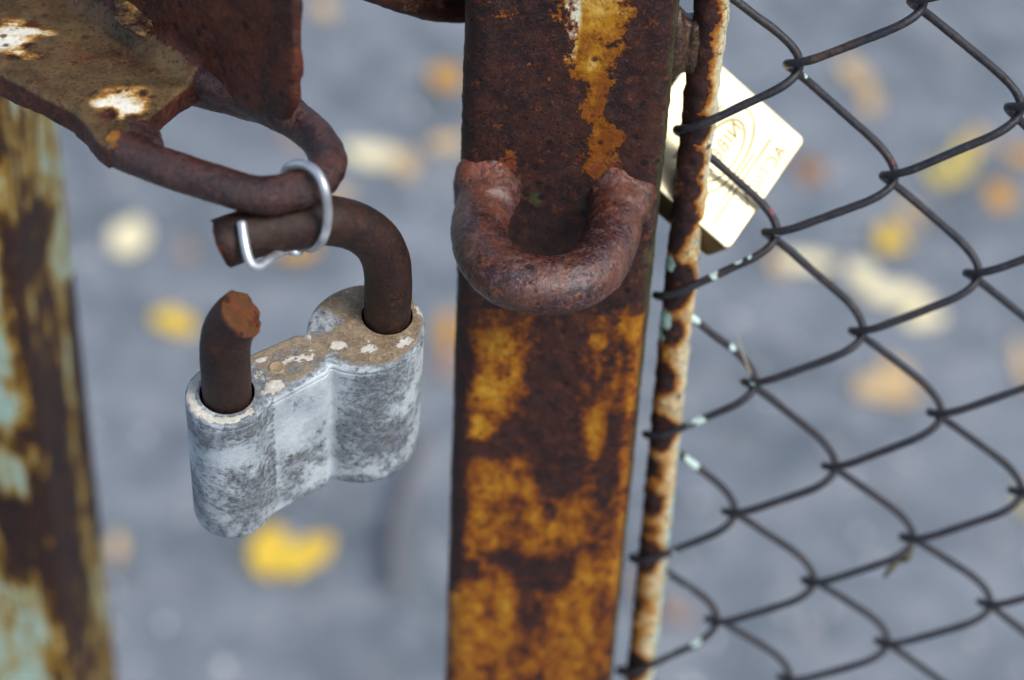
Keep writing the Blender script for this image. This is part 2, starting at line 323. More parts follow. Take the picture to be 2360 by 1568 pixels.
# pale gravel grains lying on the asphalt
def gravel():
    V, Fc = [], []; k = NT('pale_grit'); v = k.noise(40, 3, .5); k.out(k.mix(k.rng(v, .4, .6), (.30, .29, .29), (.62, .62, .64)), .6)
    parts = []
    pts = [(950, 265, 9), (840, 75, 6), (790, 190, 5), (1855, 1450, 7), (1740, 862, 8), (2110, 655, 8), (2190, 280, 6), (2185, 385, 6), (1640, 1480, 6), (1480, 1380, 6), (2240, 1480, 6),
           (1945, 620, 8), (2160, 700, 7), (330, 1010, 5), (430, 1200, 6), (1690, 1020, 6), (1810, 1180, 5), (2060, 1050, 6), (2300, 1240, 6), (1960, 1120, 5), (720, 1420, 5), (380, 1440, 5)]
    pts += [(rng.uniform(-50, 2400), rng.uniform(-80, 1650), rng.uniform(1.5, 3.0) + 5.0 * rng.uniform(0, 1) ** 5) for _ in range(520)]
    for i, (a, b, r) in enumerate(pts):
        p = onZ(a, b, 0); q = r * .001
        parts.append(blob((p[0], p[1], q * .5), (q * rng.uniform(.8, 1.2), q * rng.uniform(.8, 1.2), q * .7), i, 1, .25))
    V, Fc = join(*parts); setp(mesh('gravel', V, Fc, k.m), 'loose pale grit grains scattered over the grey asphalt', 'gravel', kind='stuff')
gravel()
# ------------------------------------------------------------------ fallen leaves
def leaf_outline(kind, n=72):
    out = []
    for i in range(n):
        a = 2 * math.pi * i / n; t = a - math.pi / 2
        if kind == 'maple':
            r = .55 + .33 * max(0, math.cos(2.5 * (t - math.pi / 2 + 0))) ** 1.2 * (1 if abs(math.sin(t)) > -2 else 1) + .06 * math.cos(12 * t)
            if math.sin(t) < -.75: r *= .7
        elif kind == 'round':
            r = .78 + .16 * math.sin(t) ** 3 * (1 if math.sin(t) > 0 else .4) + .018 * math.cos(22 * t)
        else:
            r = .62 / math.sqrt((math.cos(t) / .68) ** 2 * .62 + math.sin(t) ** 2 * .42) + .015 * math.cos(26 * t)
        out.append((r * math.cos(t), r * math.sin(t)))
    return np.array(out)
def leaf_mat(name, c, c2):
    k = NT(name); n = k.noise(60, 6, .65); n2 = k.noise(14, 3, .5); col = k.mix(k.rng(n, .42, .68), c, c2); col = k.mix(k.math('MULTIPLY', k.rng(n2, .5, .7), .5), col, c2)
    k.out(col, .55, k.bump(n, .001, .6)); k.b.inputs['Transmission Weight'].default_value = 0
    return k.m
LM = {'yellow': leaf_mat('yellow_leaf', (.80, .55, .05), (.70, .42, .04)), 'cream': leaf_mat('cream_leaf', (.88, .79, .50), (.78, .64, .36)), 'tan': leaf_mat('tan_leaf', (.66, .47, .24), (.50, .32, .14)),
      'orange': leaf_mat('orange_leaf', (.62, .33, .05), (.48, .22, .04)), 'brown': leaf_mat('brown_leaf', (.36, .17, .06), (.26, .11, .045)), 'pink': leaf_mat('pinkish_leaf', (.36, .25, .20), (.28, .18, .14)), 'olive': leaf_mat('olive_leaf', (.58, .46, .12), (.46, .34, .08))}
def leaf(px, py, rx, ry, tone, kind, rot, label, lift=.004, curl=.25):
    p = onZ(px, py, 0); s = 1 / 2320.0
    ol = leaf_outline(kind); n = len(ol); V = []; rings = (1.0, .86, .62, .36, .14)
    c, sn = math.cos(rot), math.sin(rot); sd = int(abs(px) * 7 + py); rl = np.random.default_rng(sd); aa = np.linspace(0, 2 * math.pi, n, endpoint=False)
    wob = sum(rl.uniform(.03, .11) / (1 + .25 * m) * np.sin(m * aa + rl.uniform(0, 6.28)) for m in (2, 3, 4, 5, 7)); ol = ol * (1 + wob)[:, None]
    for f in rings:
        for x, y in ol * f: V.append((x, y))
    V.append((0, 0)); V = np.array(V); r2 = (V ** 2).sum(1)
    z = curl * (.5 * V[:, 0] ** 2 * .8 + .25 * V[:, 1] ** 2 + .16 * np.sin(3 * V[:, 0] + sd) * r2 - .06 * np.exp(-(V[:, 0] / .07) ** 2))
    X = (c * V[:, 0] - sn * V[:, 1]) * rx * s; Y = (sn * V[:, 0] + c * V[:, 1]) * ry * s / .617
    z = z * .5 * (rx + ry) * s; z = z - z.min() + lift
    W3 = np.stack([p[0] + X, p[1] + Y, z], 1); Fc = []
    for k in range(len(rings) - 1):
        for i in range(n): Fc.append((k * n + i, k * n + (i + 1) % n, (k + 1) * n + (i + 1) % n, (k + 1) * n + i))
    b = (len(rings) - 1) * n
    for i in range(n): Fc.append((b + i, b + (i + 1) % n, len(W3) - 1))
    o = mesh('fallen_leaf', W3, Fc, LM[tone], loc=(p[0], p[1], 0)); m = o.modifiers.new('thickness', 'SOLIDIFY'); m.thickness = .0006
    # leaf stalk, joined to the blade
    base = np.array([0, ol[:, 1].min() * .95]); e = base * 1.7 + np.array([.12, 0])
    setp(o, label, 'leaf', 'fallen leaves on the asphalt')
LEAVES = [
 (298, 556, 60, 56, 'cream', 'round', .3, 'pale cream round leaf lying between the green painted post and the padlock'),
 (402, 747, 58, 46, 'yellow', 'ovate', 1.2, 'small amber yellow leaf lying to the side of the cut shackle stub'),
 (628, 1286, 54, 56, 'yellow', 'round', .5, 'bright yellow leaf half overlapping another right below the grey padlock'),
 (706, 1290, 54, 54, 'yellow', 'ovate', -1.0, 'bright yellow leaf nearer the gate post of the pair below the padlock'),
 (858, 362, 80, 62, 'cream', 'ovate', 1.3, 'large cream leaf on the ground just beyond the end of the rusty loop'),
 (935, 385, 48, 48, 'tan', 'ovate', .4, 'tan leaf touching the large cream leaf beyond the rusty loop'),
 (1030, 338, 56, 46, 'tan', 'ovate', 1.9, 'light tan leaf half hidden by the gate post above the staple'),
 (1030, 190, 56, 50, 'orange', 'round', .5, 'amber leaf half hidden by the top of the gate post'),
 (1030, 770, 40, 52, 'orange', 'ovate', .2, 'orange leaf half hidden by the gate post beside the padlock'),
 (1032, 850, 42, 44, 'pink', 'ovate', 1.0, 'dull pinkish leaf tucked by the gate post under an orange leaf'),
 (678, 325, 46, 44, 'pink', 'ovate', .8, 'faint pinkish leaf seen through the rusty loop'),
 (688, 590, 52, 38, 'orange', 'ovate', 1.7, 'dull orange leaf showing under the wire tie'),
 (432, 585, 34, 28, 'pink', 'ovate', .5, 'small faded pink leaf beside the pale cream round leaf'),
 (748, 25, 52, 42, 'tan', 'ovate', .3, 'tan leaf near the top edge beside the upright bracket plate'),
 (775, 465, 42, 40, 'tan', 'ovate', 2.2, 'tan leaf glimpsed between the rusty loop and shackle bend'),
 (1968, 180, 58, 62, 'tan', 'ovate', .7, 'beige leaf in the upper wire mesh with a darker tip'),
 (2005, 240, 44, 48, 'tan', 'ovate', -.5, 'darker beige leaf lying at the foot of the upper beige leaf'),
 (1868, 402, 46, 42, 'brown', 'round', .3, 'rust brown leaf beside the corner of the brass padlock'),
 (2215, 375, 58, 76, 'olive', 'ovate', -.6, 'olive yellow leaf seen through the mesh near the far side'),
 (2165, 415, 44, 40, 'olive', 'round', .9, 'smaller olive leaf touching the olive yellow leaf'),
 (2305, 460, 46, 46, 'orange', 'round', .2, 'burnt orange leaf below the olive yellow leaf'),
 (2352, 365, 42, 46, 'orange', 'ovate', 1.4, 'orange leaf cut off by the edge beside the olive leaf'),
 (2258, 325, 40, 36, 'tan', 'ovate', .1, 'light tan leaf just above the olive yellow leaf'),
 (2050, 562, 62, 54, 'yellow', 'maple', .2, 'brightest yellow leaf in the middle of the wire mesh'),
 (2095, 500, 40, 44, 'tan', 'ovate', .6, 'tan leaf tucked behind the brightest yellow leaf'),
 (1850, 610, 84, 40, 'cream', 'ovate', 1.5, 'long cream leaf lying beyond the mesh below the brass padlock'),
 (1795, 618, 32, 34, 'tan', 'round', .5, 'small brownish tan leaf at the tip of the long cream leaf'),
 (2060, 690, 92, 52, 'cream', 'ovate', 1.2, 'large pale cream leaf under the brightest yellow leaf'),
 (2125, 738, 60, 36, 'cream', 'ovate', 1.9, 'cream leaf overlapping the lower end of the large cream leaf'),
 (1985, 640, 44, 40, 'cream', 'round', .4, 'pale leaf between the yellow leaf and large cream leaf'),
 (2040, 905, 82, 56, 'tan', 'ovate', 1.4, 'lone peach tan leaf in the centre of a mesh diamond'),
 (2062, 870, 44, 38, 'tan', 'round', .6, 'small tan leaf overlapping the lone peach leaf'),
 (2356, 845, 34, 60, 'tan', 'ovate', .2, 'tan leaf cut by the edge below the fence crossing'),
 (2358, 1160, 22, 34, 'olive', 'ovate', .2, 'small olive leaf cut by the edge low in the mesh'),
 (1478, 1362, 30, 34, 'pink', 'ovate', .2, 'dull pink leaf behind the foot of the side rod'),
 (1560, 1420, 34, 30, 'pink', 'ovate', 1.2, 'faint orange pink leaf low between rod and mesh'),
 (272, 1265, 26, 30, 'tan', 'ovate', .4, 'tiny tan leaf against the foot of the green painted post'),
]
for k_, L_ in enumerate(LEAVES): leaf(L_[0], L_[1], L_[2], L_[3], L_[4], L_[5], L_[6], L_[7], lift=.002 + .0012 * (k_ % 4))
# fallen twig with a withered tip, far below the padlock
def twig():
    P = [onZ(*q, .02) for q in [(985, 985), (962, 1060), (930, 1140), (912, 1220), (905, 1290), (912, 1345)]]
    P = catmull(P, 8); k = NT('twig_bark'); v = k.noise(80, 5, .6); k.out(k.mix(v, (.12, .12, .128), (.17, .155, .15)), .8)
    V, Fc = tube(P, np.linspace(.005, .007, len(P)), 10, .001)
    setp(mesh('twig', V, Fc, k.m, loc=(P[0][0], P[0][1], 0)), 'dark brown twig lying on the asphalt behind the grey padlock', 'twig')
    p = onZ(912, 1300, .03); 
twig()

# ------------------------------------------------------------------ gate post: square tube, staple, side rod
PX0, PX1, PDEP = -.0135, .0316, .045
def frame_px(px, py, rx, ry, amp=None):       # a blot on the post's front face
    c = onY(px, py, 0); dpt = (c - CAMP) @ FWD; q = (c, (rx * dpt / FPX, 1.0, ry * dpt / FPX / .787)); return q if amp is None else (*q, amp)
STRIP = [(0, 1297, 1455), (60, 1302, 1445), (105, 1312, 1432), (150, 1310, 1418), (175, 1318, 1408), (205, 1338, 1400), (245, 1352, 1388), (275, 1345, 1395), (305, 1352, 1425), (345, 1352, 1418), (385, 1350, 1412), (420, 1345, 1420), (450, 1350, 1410)]
def post_wear(V):
    out = np.zeros((len(V), 4)); f = np.full(len(V), .06); x, z = V[:, 0], V[:, 2]
    zs = onY(1265, 720, 0)[2]; f = np.where(z < zs, .33 + .10 * np.clip((zs - .07 - z) / .05, 0, 1), f)
    # the strip of yellow paint left on the upper face
    pts = [(onY((a + b) / 2, y, 0), (onY(b, y, 0)[0] - onY(a, y, 0)[0]) / 2) for y, a, b in STRIP]
    zz = np.array([p[2] for p, _ in pts])[::-1]; cx = np.array([p[0] for p, _ in pts])[::-1]; hw = np.array([h for _, h in pts])[::-1]
    c = np.interp(z, zz, cx); h = np.interp(z, zz, hw); inside = np.clip((h * .88 - np.abs(x - c)) / .0034, -1, 1) * .23 + .46
    zt_, zb_ = onY(1360, 0, 0)[2], onY(1380, 455, 0)[2]; end = np.clip((z - zb_) / .006, 0, 1)
    tone = np.interp(z, [zb_, onY(1380, 330, 0)[2], onY(1370, 200, 0)[2], zt_], [-.10, -.06, .10, .20]); front = V[:, 1] < .004
    f = np.maximum(f, np.where(front, inside * end, 0)); out[:, 1] = np.where((z > zs) & front, tone, .02)
    for px, py, rx, ry, a in [(1316, 55, 24, 80, .36), (1350, 150, 26, 20, .14)]:
        q = blot(V, *frame_px(px, py, rx, ry, a)); out[:, 1] = out[:, 1] + q * front
    YB = [(1150, 850, 55, 95, .36), (1115, 940, 60, 70, .28), (1110, 985, 30, 28, .3), (1380, 790, 22, 20, .42), (1455, 735, 34, 60, .42), (1378, 995, 30, 62, .42), (1460, 870, 20, 120, .28), (1120, 750, 60, 60, .18), (1215, 735, 60, 26, .12),
          (1110, 1110, 55, 60, .26), (1180, 1120, 55, 90, .2), (1245, 1225, 46, 60, .3), (1320, 1200, 40, 60, .26), (1110, 1220, 60, 60, .24), (1440, 1200, 20, 200, .22), (1390, 1330, 60, 60, .2), (1080, 1420, 50, 160, .26), (1165, 1400, 24, 150, .32), (1330, 1440, 60, 150, .24), (1265, 1150, 30, 40, .1)]
    DB = [(1285, 830, 60, 140, .3), (1255, 970, 70, 60, .22), (1280, 1080, 62, 62, .34), (1235, 1325, 70, 42, .40), (1400, 1060, 22, 110, .34), (1085, 1320, 26, 36, .3), (1165, 1290, 40, 24, .26), (1300, 1320, 34, 34, .22), (1225, 1420, 34, 70, .12), (1375, 1400, 18, 60, .22), (1180, 1000, 70, 40, .2), (1130, 1040, 80, 16, .2), (1265, 1180, 16, 30, .25)]
    low = (z < zs + .004)
    for a in YB: f = f + np.where(low, .75 * blot(V, *frame_px(*a)), 0)
    for a in DB: f = f - np.where(low, .85 * blot(V, *frame_px(*a)), 0)
    left = np.clip((PX0 + .0055 - x) / .0035, 0, 1) * (z > .915); f = f - .35 * left
    out[:, 0] = np.clip(f, 0, .95)
    B = np.zeros(len(V))
    for px, py, rx, ry, a in [(1150, 385, 80, 40, .52), (1235, 380, 44, 30, .45), (1395, 390, 80, 40, .52), (1090, 400, 26, 40, .4), (1100, 200, 10, 150, .3), (1470, 90, 16, 40, .42), (1405, 345, 20, 60, .3), (1490, 560, 26, 60, .4), (1410, 300, 30, 40, .25), (1110, 330, 14, 60, .35)]:
        B = np.maximum(B, blot(V, *frame_px(px, py, rx, ry, a), 1.1))
    out[:, 2] = B
    A = np.clip((x - PX1 + .0045) / .004, 0, 1) * .62
    for px, py, rx, ry, a in [(1480, 490, 30, 60, .75), (1230, 460, 40, 40, .6), (1340, 470, 40, 40, .6), (1485, 620, 26, 70, .6), (1070, 440, 20, 40, .6), (1250, 560, 90, 50, .42)]:
        A = np.maximum(A, blot(V, *frame_px(px, py, rx, ry, a), .9))
    out[:, 3] = A
    return out
post = thing('gate_post', (.009, .022, 0), 'rusty square steel gate post with peeling yellow paint and a welded staple', 'gate post')
def post_tube():
    r = .0048; prof = []
    def arc(cx, cy, a0, a1, n=7):
        for t in np.linspace(a0, a1, n): prof.append((cx + r * math.cos(t), cy + r * math.sin(t)))
    def line(a, b, n):
        for t in np.linspace(0, 1, n + 2)[1:-1]: prof.append((a[0] + (b[0] - a[0]) * t, a[1] + (b[1] - a[1]) * t))
    x0, x1, y0, y1 = PX0, PX1, 0, PDEP; pi = math.pi
    arc(x0 + r, y0 + r, pi, 1.5 * pi); line((x0 + r, y0), (x1 - r, y0), 46); arc(x1 - r, y0 + r, 1.5 * pi, 2 * pi); line((x1, y0 + r), (x1, y1 - r), 18)
    arc(x1 - r, y1 - r, 0, .5 * pi); line((x1 - r, y1), (x0 + r, y1), 8); arc(x0 + r, y1 - r, .5 * pi, pi); line((x0, y1 - r), (x0, y0 + r), 18)
    zs = np.r_[np.linspace(0, .84, 15)[:-1], np.arange(.84, 1.14, .0009), np.linspace(1.142, 1.45, 8)]
    prof = np.array(prof); n = len(prof); V = np.array([(p[0], p[1], z) for z in zs for p in prof]); ctr = np.array([(x0 + x1) / 2, y1 / 2])
    D = V[:, :2] - ctr; D /= np.linalg.norm(D, axis=1)[:, None]; b = .00022 * vnoise(V, 90, 4) + .00012 * vnoise(V, 400, 5)
    V[:, :2] += D * b[:, None]
    Fc = [(j * n + i, j * n + (i + 1) % n, (j + 1) * n + (i + 1) % n, (j + 1) * n + i) for j in range(len(zs) - 1) for i in range(n)]
    Fc.append(tuple((len(zs) - 1) * n + i for i in range(n)))
    mesh('post_tube', V, Fc, M_post, post, wear=post_wear)
post_tube()
# staple: bent bar welded to the face of the post
SZ = onY(1130, 440, 0)[2] - .002
def staple():
    pts = [(-.0062, .003, SZ + .0015)] + [onZ(*q, SZ - .001) for q in [(1106, 520), (1112, 575), (1150, 628), (1205, 653), (1265, 659), (1328, 648), (1378, 612), (1404, 555)]] + [(.0226, .003, SZ + .0005)]
    P = resample(catmull(pts, 14), .0012); V, Fc = tube(P, .0064, 24)
    def flare(x, z, sd):
        prof = [(-.0060, .0058), (-.0040, .0065), (-.0026, .0071), (-.0014, .0080), (-.0005, .0090), (.0004, .0102), (.0012, .0110), (.003, .0110)]; n = 32; r_ = np.random.default_rng(sd); ph = r_.uniform(0, 6.28, 4); V_ = []
        for y, q in prof:
            for k in range(n):
                t_ = 2 * math.pi * k / n; w_ = 1 + .06 * math.sin(2 * t_ + ph[0]) + .05 * math.sin(3 * t_ + ph[1]) + .04 * math.sin(5 * t_ + ph[2]); w_ = 1 + 1.6 * (w_ - 1) * min(1, (y + .0060) / .005)
                V_.append((max(PX0 - .0008, min(PX1 - .0002, x + q * w_ * math.cos(t_) * (.92 if y < -.0020 else .92 - .26 * min(1, (y + .0020) / .0025)))), y, z + q * w_ * math.sin(t_) * .95))
        F_ = [(i * n + k, i * n + (k + 1) % n, (i + 1) * n + (k + 1) % n, (i + 1) * n + k) for i in range(len(prof) - 1) for k in range(n)]; F_ += [tuple(range(n))[::-1], tuple((len(prof) - 1) * n + k for k in range(n))]
        return np.array(V_), F_
    bl = [flare(-.0062, SZ + .0012, 1), flare(.0224, SZ + .0008, 2), blob((-.0130, .003, SZ + .000), (.0020, .0035, .0075), 3, 3, .08), blob((.0295, .0012, SZ - .003), (.0018, .0020, .0065), 4)]
    V, Fc = fuse(*join((V, Fc), *bl), .0006, 14, .00018, 5, 150)
    def wear(V):
        o = np.zeros((len(V), 4)); d = np.clip((V[:, 1] + .0105) / .010, 0, 1)
        o[:, 0] = .12 + .06 * (V[:, 0] < 0.004)
        for px, py, r, a in [(1130, 560, .007, .09), (1160, 610, .007, .09), (1120, 480, .006, .09), (1105, 610, .005, .06), (1290, 630, .010, .04)]: o[:, 0] += blot(V, onZ(px, py, SZ + .004), (r, r, r), a)
        o[:, 2] = .42 * d * (V[:, 2] > SZ + .001) + .06
        for px, py, r, a in [(1275, 665, .003, .35), (1220, 690, .0025, .3), (1250, 720, .004, .3)]: o[:, 2] = np.maximum(o[:, 2], blot(V, onZ(px, py, SZ + .004), (r, r, r), a))
        o[:, 3] = .46 * np.clip((V[:, 1] + .016) / .014, 0, 1) * (V[:, 2] < SZ + .003) + .14 * (V[:, 0] < -.002)
        return o
    st = mesh('staple', V, Fc, M_staple, post, wear=wear); st['label'] = 'thick rusty U shaped staple welded to the post face'
staple()
RODX, RODY, RODR = .0393, .012, .0038
def side_rod():
    zs = np.r_[np.linspace(.02, .83, 12)[:-1], np.arange(.83, 1.13, .0011), np.linspace(1.135, 1.40, 8)]
    P = np.array([(RODX + .0004 * math.sin(z * 23), RODY, z) for z in zs]); V, Fc = tube(P, RODR, 26, .00032, 9)
    dark = [(1610, 300, 34, .40), (1560, 660, 60, .50), (1520, 1000, 50, .50), (1490, 1285, 50, .55), (1460, 1540, 50, .5), (1590, 380, 40, .42), (1630, 40, 46, .30), (1610, 130, 46, .30), (1580, 500, 46, .36), (1555, 770, 34, .30), (1520, 880, 46, .3), (1510, 1090, 34, .3), (1500, 1165, 40, .34), (1600, 210, 46, .34), (1600, 440, 24, .35), (1552, 560, 34, .25), (1490, 1400, 30, .15), (1505, 1225, 26, .25)]
    def wear(V):
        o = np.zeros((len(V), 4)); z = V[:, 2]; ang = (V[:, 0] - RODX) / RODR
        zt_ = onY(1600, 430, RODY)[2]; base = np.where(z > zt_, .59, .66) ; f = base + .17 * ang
        for px, py, r, a in dark:
            c = onY(px, py, RODY - RODR); q = r / 10300; f = f - blot(V, c, (q * 1.0, .0045, q * 1.15), a, 1.4)
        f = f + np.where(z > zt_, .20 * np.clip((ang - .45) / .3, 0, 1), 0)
        o[:, 0] = np.clip(f, .05, .95)
        for px, py, r, a in [(1543, 610, 24, .75), (1535, 740, 30, .8), (1520, 775, 26, .7), (1500, 870, 16, .6), (1535, 470, 14, .6), (1605, 560, 14, .55), (1515, 1470, 24, .8), (1560, 860, 12, .5), (1545, 920, 12, .5)]:
            c = onY(px, py, RODY - RODR * .7); q = r / 10300; o[:, 1] = np.maximum(o[:, 1], blot(V, c, (q * .7, .004, q * 1.5), a, 1.2))
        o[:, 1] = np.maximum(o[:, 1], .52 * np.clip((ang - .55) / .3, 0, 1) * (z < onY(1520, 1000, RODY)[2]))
        return o
    r_ = mesh('side_rod', V, Fc, M_rod, post, wear=wear); r_['label'] = 'thin round rod with cracked cream paint and dark rust patches'
    c = onY(1562, 112, RODY - .004)
    bx = prism([(PX1 - .001, RODY - .0028, c[2] - .0075), (RODX, RODY - .0022, c[2] - .0068), (RODX, RODY - .0022, c[2] + .0058), (PX1 + .003, RODY - .0024, c[2] + .0050), (PX1 - .001, RODY - .0028, c[2] + .0085)], (0, .0055, 0)); P2 = fuse(*join(bx, blob((PX1 + .0006, RODY - .001, c[2] + .001), (.0026, .0034, .0085), 5), blob((RODX - .0032, RODY - .001, c[2] - .001), (.0020, .0030, .0075), 6)), .0005, 5, .00025, 3, 220)
    def w2(V):
        o = np.zeros((len(V), 4)); o[:, 0] = .40; o[:, 3] = .55; return o
    mesh('weld', *P2, M_staple, post, wear=w2)
side_rod()
# bent bar welded behind the post, most of it above the picture
def top_bar():
    pts = [dep(*q) for q in [(700, -130, .44), (790, -62, .45), (860, -32, .458), (960, 2, .466), (1050, 16, .475), (1150, 10, .484)]]
    P = resample(catmull(pts, 10), .0015); V, Fc = tube(P, .0036, 20, .0002, 3)
    def wear(V): o = np.zeros((len(V), 4)); o[:, 0] = .36; o[:, 2] = .36; return o
    b = mesh('hook_bar', V, Fc, M_bracket, post, wear=wear); b['label'] = 'curved rusty bar welded behind the post'
top_bar()

# ------------------------------------------------------------------ padlock frame (its own axes) needed by loop and tie
UP = norm([.0349, -.2078, .9776]); LR = dep(892, 727, .462); LL = on(523, 905, LR, UP)
AX = norm(LR - LL); SP = np.linalg.norm(LR - LL); FR = np.cross(AX, UP)
def lk(s, p, h): return LL + AX * s + FR * p + UP * h
ARMH = .0372
ARM_A = on(640, 525, lk(0, 0, ARMH), UP)
# ------------------------------------------------------------------ left latch bracket
ZB = ARM_A[2] + .0093
def bracket():
    zt = ZB + .003
    t = thing('latch_bracket', (-.11, .03, 1.06), 'rusty steel angle bracket with a welded rod loop, flaking cream and olive paint', 'bracket')
    o = lambda a, b: onZ(a, b, zt)
    fd = norm(o(461, 172) - o(330, 88)); fl = o(330, 88) - fd * .09
    fe = norm(o(164, 256) - o(0, 171)); fa = o(0, 171) - fe * .07
    plate = [fa, o(0, 171), o(80, 211), o(164, 252), o(196, 283), o(216, 318), o(246, 340), o(285, 322), o(303, 300), o(380, 237), o(455, 178), o(470, 168), fl]
    bk = norm(np.array([fd[1], -fd[0], 0])); bk = bk if bk[1] > 0 else -bk
    pl = prism([p - bk * 0 for p in plate], (0, 0, -.0062))
    # upright leg of the angle along the fold
    e0 = fl; nn = bk; Pup = lambda a, b: on(a, b, o(461, 172), nn)
    end = Pup(676, 212); zt2 = .07
    up_poly = [fl + np.array([0, 0, -.0062]), Pup(462, 214), Pup(560, 256) , Pup(650, 286), Pup(676, 240), Pup(672, 212), Pup(676, 185), Pup(679, 140), Pup(672, 40), Pup(668, -60), fl + np.array([0, 0, zt2])]
    up_poly[9] = up_poly[8] + np.array([0, 0, .05])
    upr = prism(up_poly, bk * .0028)
    # fillet in the corner
    k = o(461, 172) + fd * .001; tri = [fl, fl + np.array([0, 0, .0045]), fl - bk * .0045]
    fil = prism(tri, k - fl)
    V, Fc = fuse(*join(pl, upr, fil), .0008, 7, .00030, 6, 70)
    def wear(V):
        w_ = np.zeros((len(V), 4)); top = (V[:, 2] > zt - .0012) & (V[:, 2] < zt + .0035); n_up = (V - o(461, 172)) @ bk
        w_[:, 0] = np.where(top & (n_up < -.0018), .36, .10)
        flat = top & (n_up < .001)
        def sp(px, py, rx, ry, a, soft=1.3):
            c = onZ(px, py, zt); q = 1 / 10900; return blot(V, c, (rx * q, ry * q / .617, .004), a, soft)
        for a in [(12, 80, 70, 40, .33), (70, 72, 70, 12, .34), (10, 110, 60, 22, .26), (55, 130, 40, 14, .22), (20, 150, 44, 12, .3), (285, 232, 66, 40, .27), (290, 262, 30, 24, .24), (225, 238, 34, 12, .24), (340, 205, 30, 14, .22), (130, 85, 34, 10, .28), (40, 38, 40, 30, .2), (250, 160, 16, 10, .16), (318, 255, 26, 12, .2)]: w_[:, 0] += np.where(flat, sp(*a), 0)
        for a in [(300, 270, 14, 14, .3), (255, 262, 18, 14, .4), (65, 105, 12, 8, .4), (100, 112, 34, 12, .36), (272, 212, 8, 6, .4), (330, 215, 12, 9, .3), (35, 135, 20, 12, .3)]: w_[:, 0] -= np.where(flat, sp(*a), 0)
        w_[:, 0] += np.where(flat, sp(20, 95, 110, 70, .12, .8) + sp(285, 235, 100, 60, .13, .8), 0); w_[:, 0] = np.clip(w_[:, 0], .05, .95)
        w_[:, 2] = np.maximum(sp(500, 150, 34, 20, .5), sp(640, 225, 30, 30, .42)) + np.where(flat, .08, 0)
        w_[:, 3] = np.where(top & (n_up < -.0010), .62 + .12 * vnoise(V, 40, 3), 0) + np.where((~top) & (n_up < -.004), .1, 0) + sp(420, 150, 70, 26, .3, .8) - np.where(flat, sp(12, 80, 80, 46, .7, 1) + sp(285, 235, 70, 44, .7, 1) + sp(70, 72, 80, 16, .5, 1) + sp(55, 130, 40, 14, .4, 1), 0)
        return w_
    mesh('angle_plate', V, Fc, M_bracket, t, wear=wear)
    # loop of round bar
    base = [(420, 190), (480, 212), (560, 232), (640, 258), (693, 287), (728, 318), (749, 347), (755, 378), (741, 407), (700, 434), (632, 449), (564, 445), (461, 413), (380, 387), (320, 364), (258, 338)]
    P = resample(catmull([onZ(*q, ZB - (.002 if i < 3 else 0)) for i, q in enumerate(base)], 10), .0012)
    V1 = tube(P, .0039, 24)
    bl = [blob(onZ(664, 262, ZB + .001), (.0046, .0036, .0040), 2), blob(onZ(318, 340, ZB - .0002), (.0055, .0048, .0034), 4, 3, .06), blob(onZ(262, 326, ZB - .0005), (.0050, .0045, .0032), 6), blob(onZ(318, 318, ZB - .0002), (.005, .0045, .0034), 9, 3, .06), tube(resample(catmull([onZ(*q, ZB + .0012) for q in [(450, 178), (500, 196), (560, 216), (610, 235), (655, 258)]], 8), .001), np.full(0, 0) if False else .0040, 16)]
    V1 = fuse(*join(V1, *bl), .0006, 5, .00018, 8, 140)
    def wl(V):
        q = np.zeros((len(V), 4)); q[:, 0] = .17
        for px, py, r, a in [(668, 258, .0040, .50), (310, 350, .003, .3)]: q[:, 2] = np.maximum(q[:, 2], blot(V, onZ(px, py, ZB + .004), (r, r, r), a))
        for px, py, r, a in [(245, 325, .004, .24), (255, 300, .003, .22), (740, 360, .003, .12), (330, 355, .003, .2)]: q[:, 0] += blot(V, onZ(px, py, ZB + .004), (r, r, r), a)
        for px, py, r, a in [(340, 325, .006, .42), (560, 230, .012, .3), (640, 250, .008, .3)]: q[:, 3] = np.maximum(q[:, 3], blot(V, onZ(px, py, ZB + .002), (r, r, r), a, .8))
        return q
    lo = mesh('loop_bar', *V1, M_loop, t, wear=wl); lo['label'] = 'bent round bar forming the open loop of the bracket'
    # curled flake of paint lifting off in the corner
    fx = [(235, -60), (262, 0), (266, 30), (263, 44), (280, 62), (300, 72), (312, 80), (330, 86), (344, 74), (351, 55), (347, 25), (350, -10), (340, -60)]
    outl = np.array([onZ(a, b, zt + .0054) for a, b in fx]); c = onZ(305, -10, zt + .0062); V2 = []; n = len(fx)
    oc = resample(np.vstack([catmull(outl, 6), outl[:1]]), .0009)[:-1]; n = len(oc)
    jit = .00035 * vnoise(oc, 700, 3); oc = oc + np.stack([jit, -jit, 0 * jit], 1)
    for f in (1, .8, .55, .3, .1):
        for p in oc: q = c + (p - c) * f; q = q + np.array([0, 0, .0010 * (1 - f) + .0005 * f ** 4]); V2.append(q)
    F2 = [(a * n + i, a * n + (i + 1) % n, (a + 1) * n + (i + 1) % n, (a + 1) * n + i) for a in range(4) for i in range(n)]; F2.append(tuple(4 * n + i for i in range(n)))
    def wf(V):
        q = np.zeros((len(V), 4)); q[:, 0] = .50; q[:, 0] += blot(V, onZ(325, 10, zt + .005), (.003, .006, .01), .20); q[:, 2] = blot(V, onZ(280, 15, zt + .002), (.002, .003, .01), .5); q[:, 3] = .25; return q
    fo = mesh('paint_flake', V2, F2, M_bracket, t, wear=wf); s_ = fo.modifiers.new('thickness', 'SOLIDIFY'); s_.thickness = .0005
    fo['label'] = 'curled flake of paint peeling off the bracket corner'
bracket()

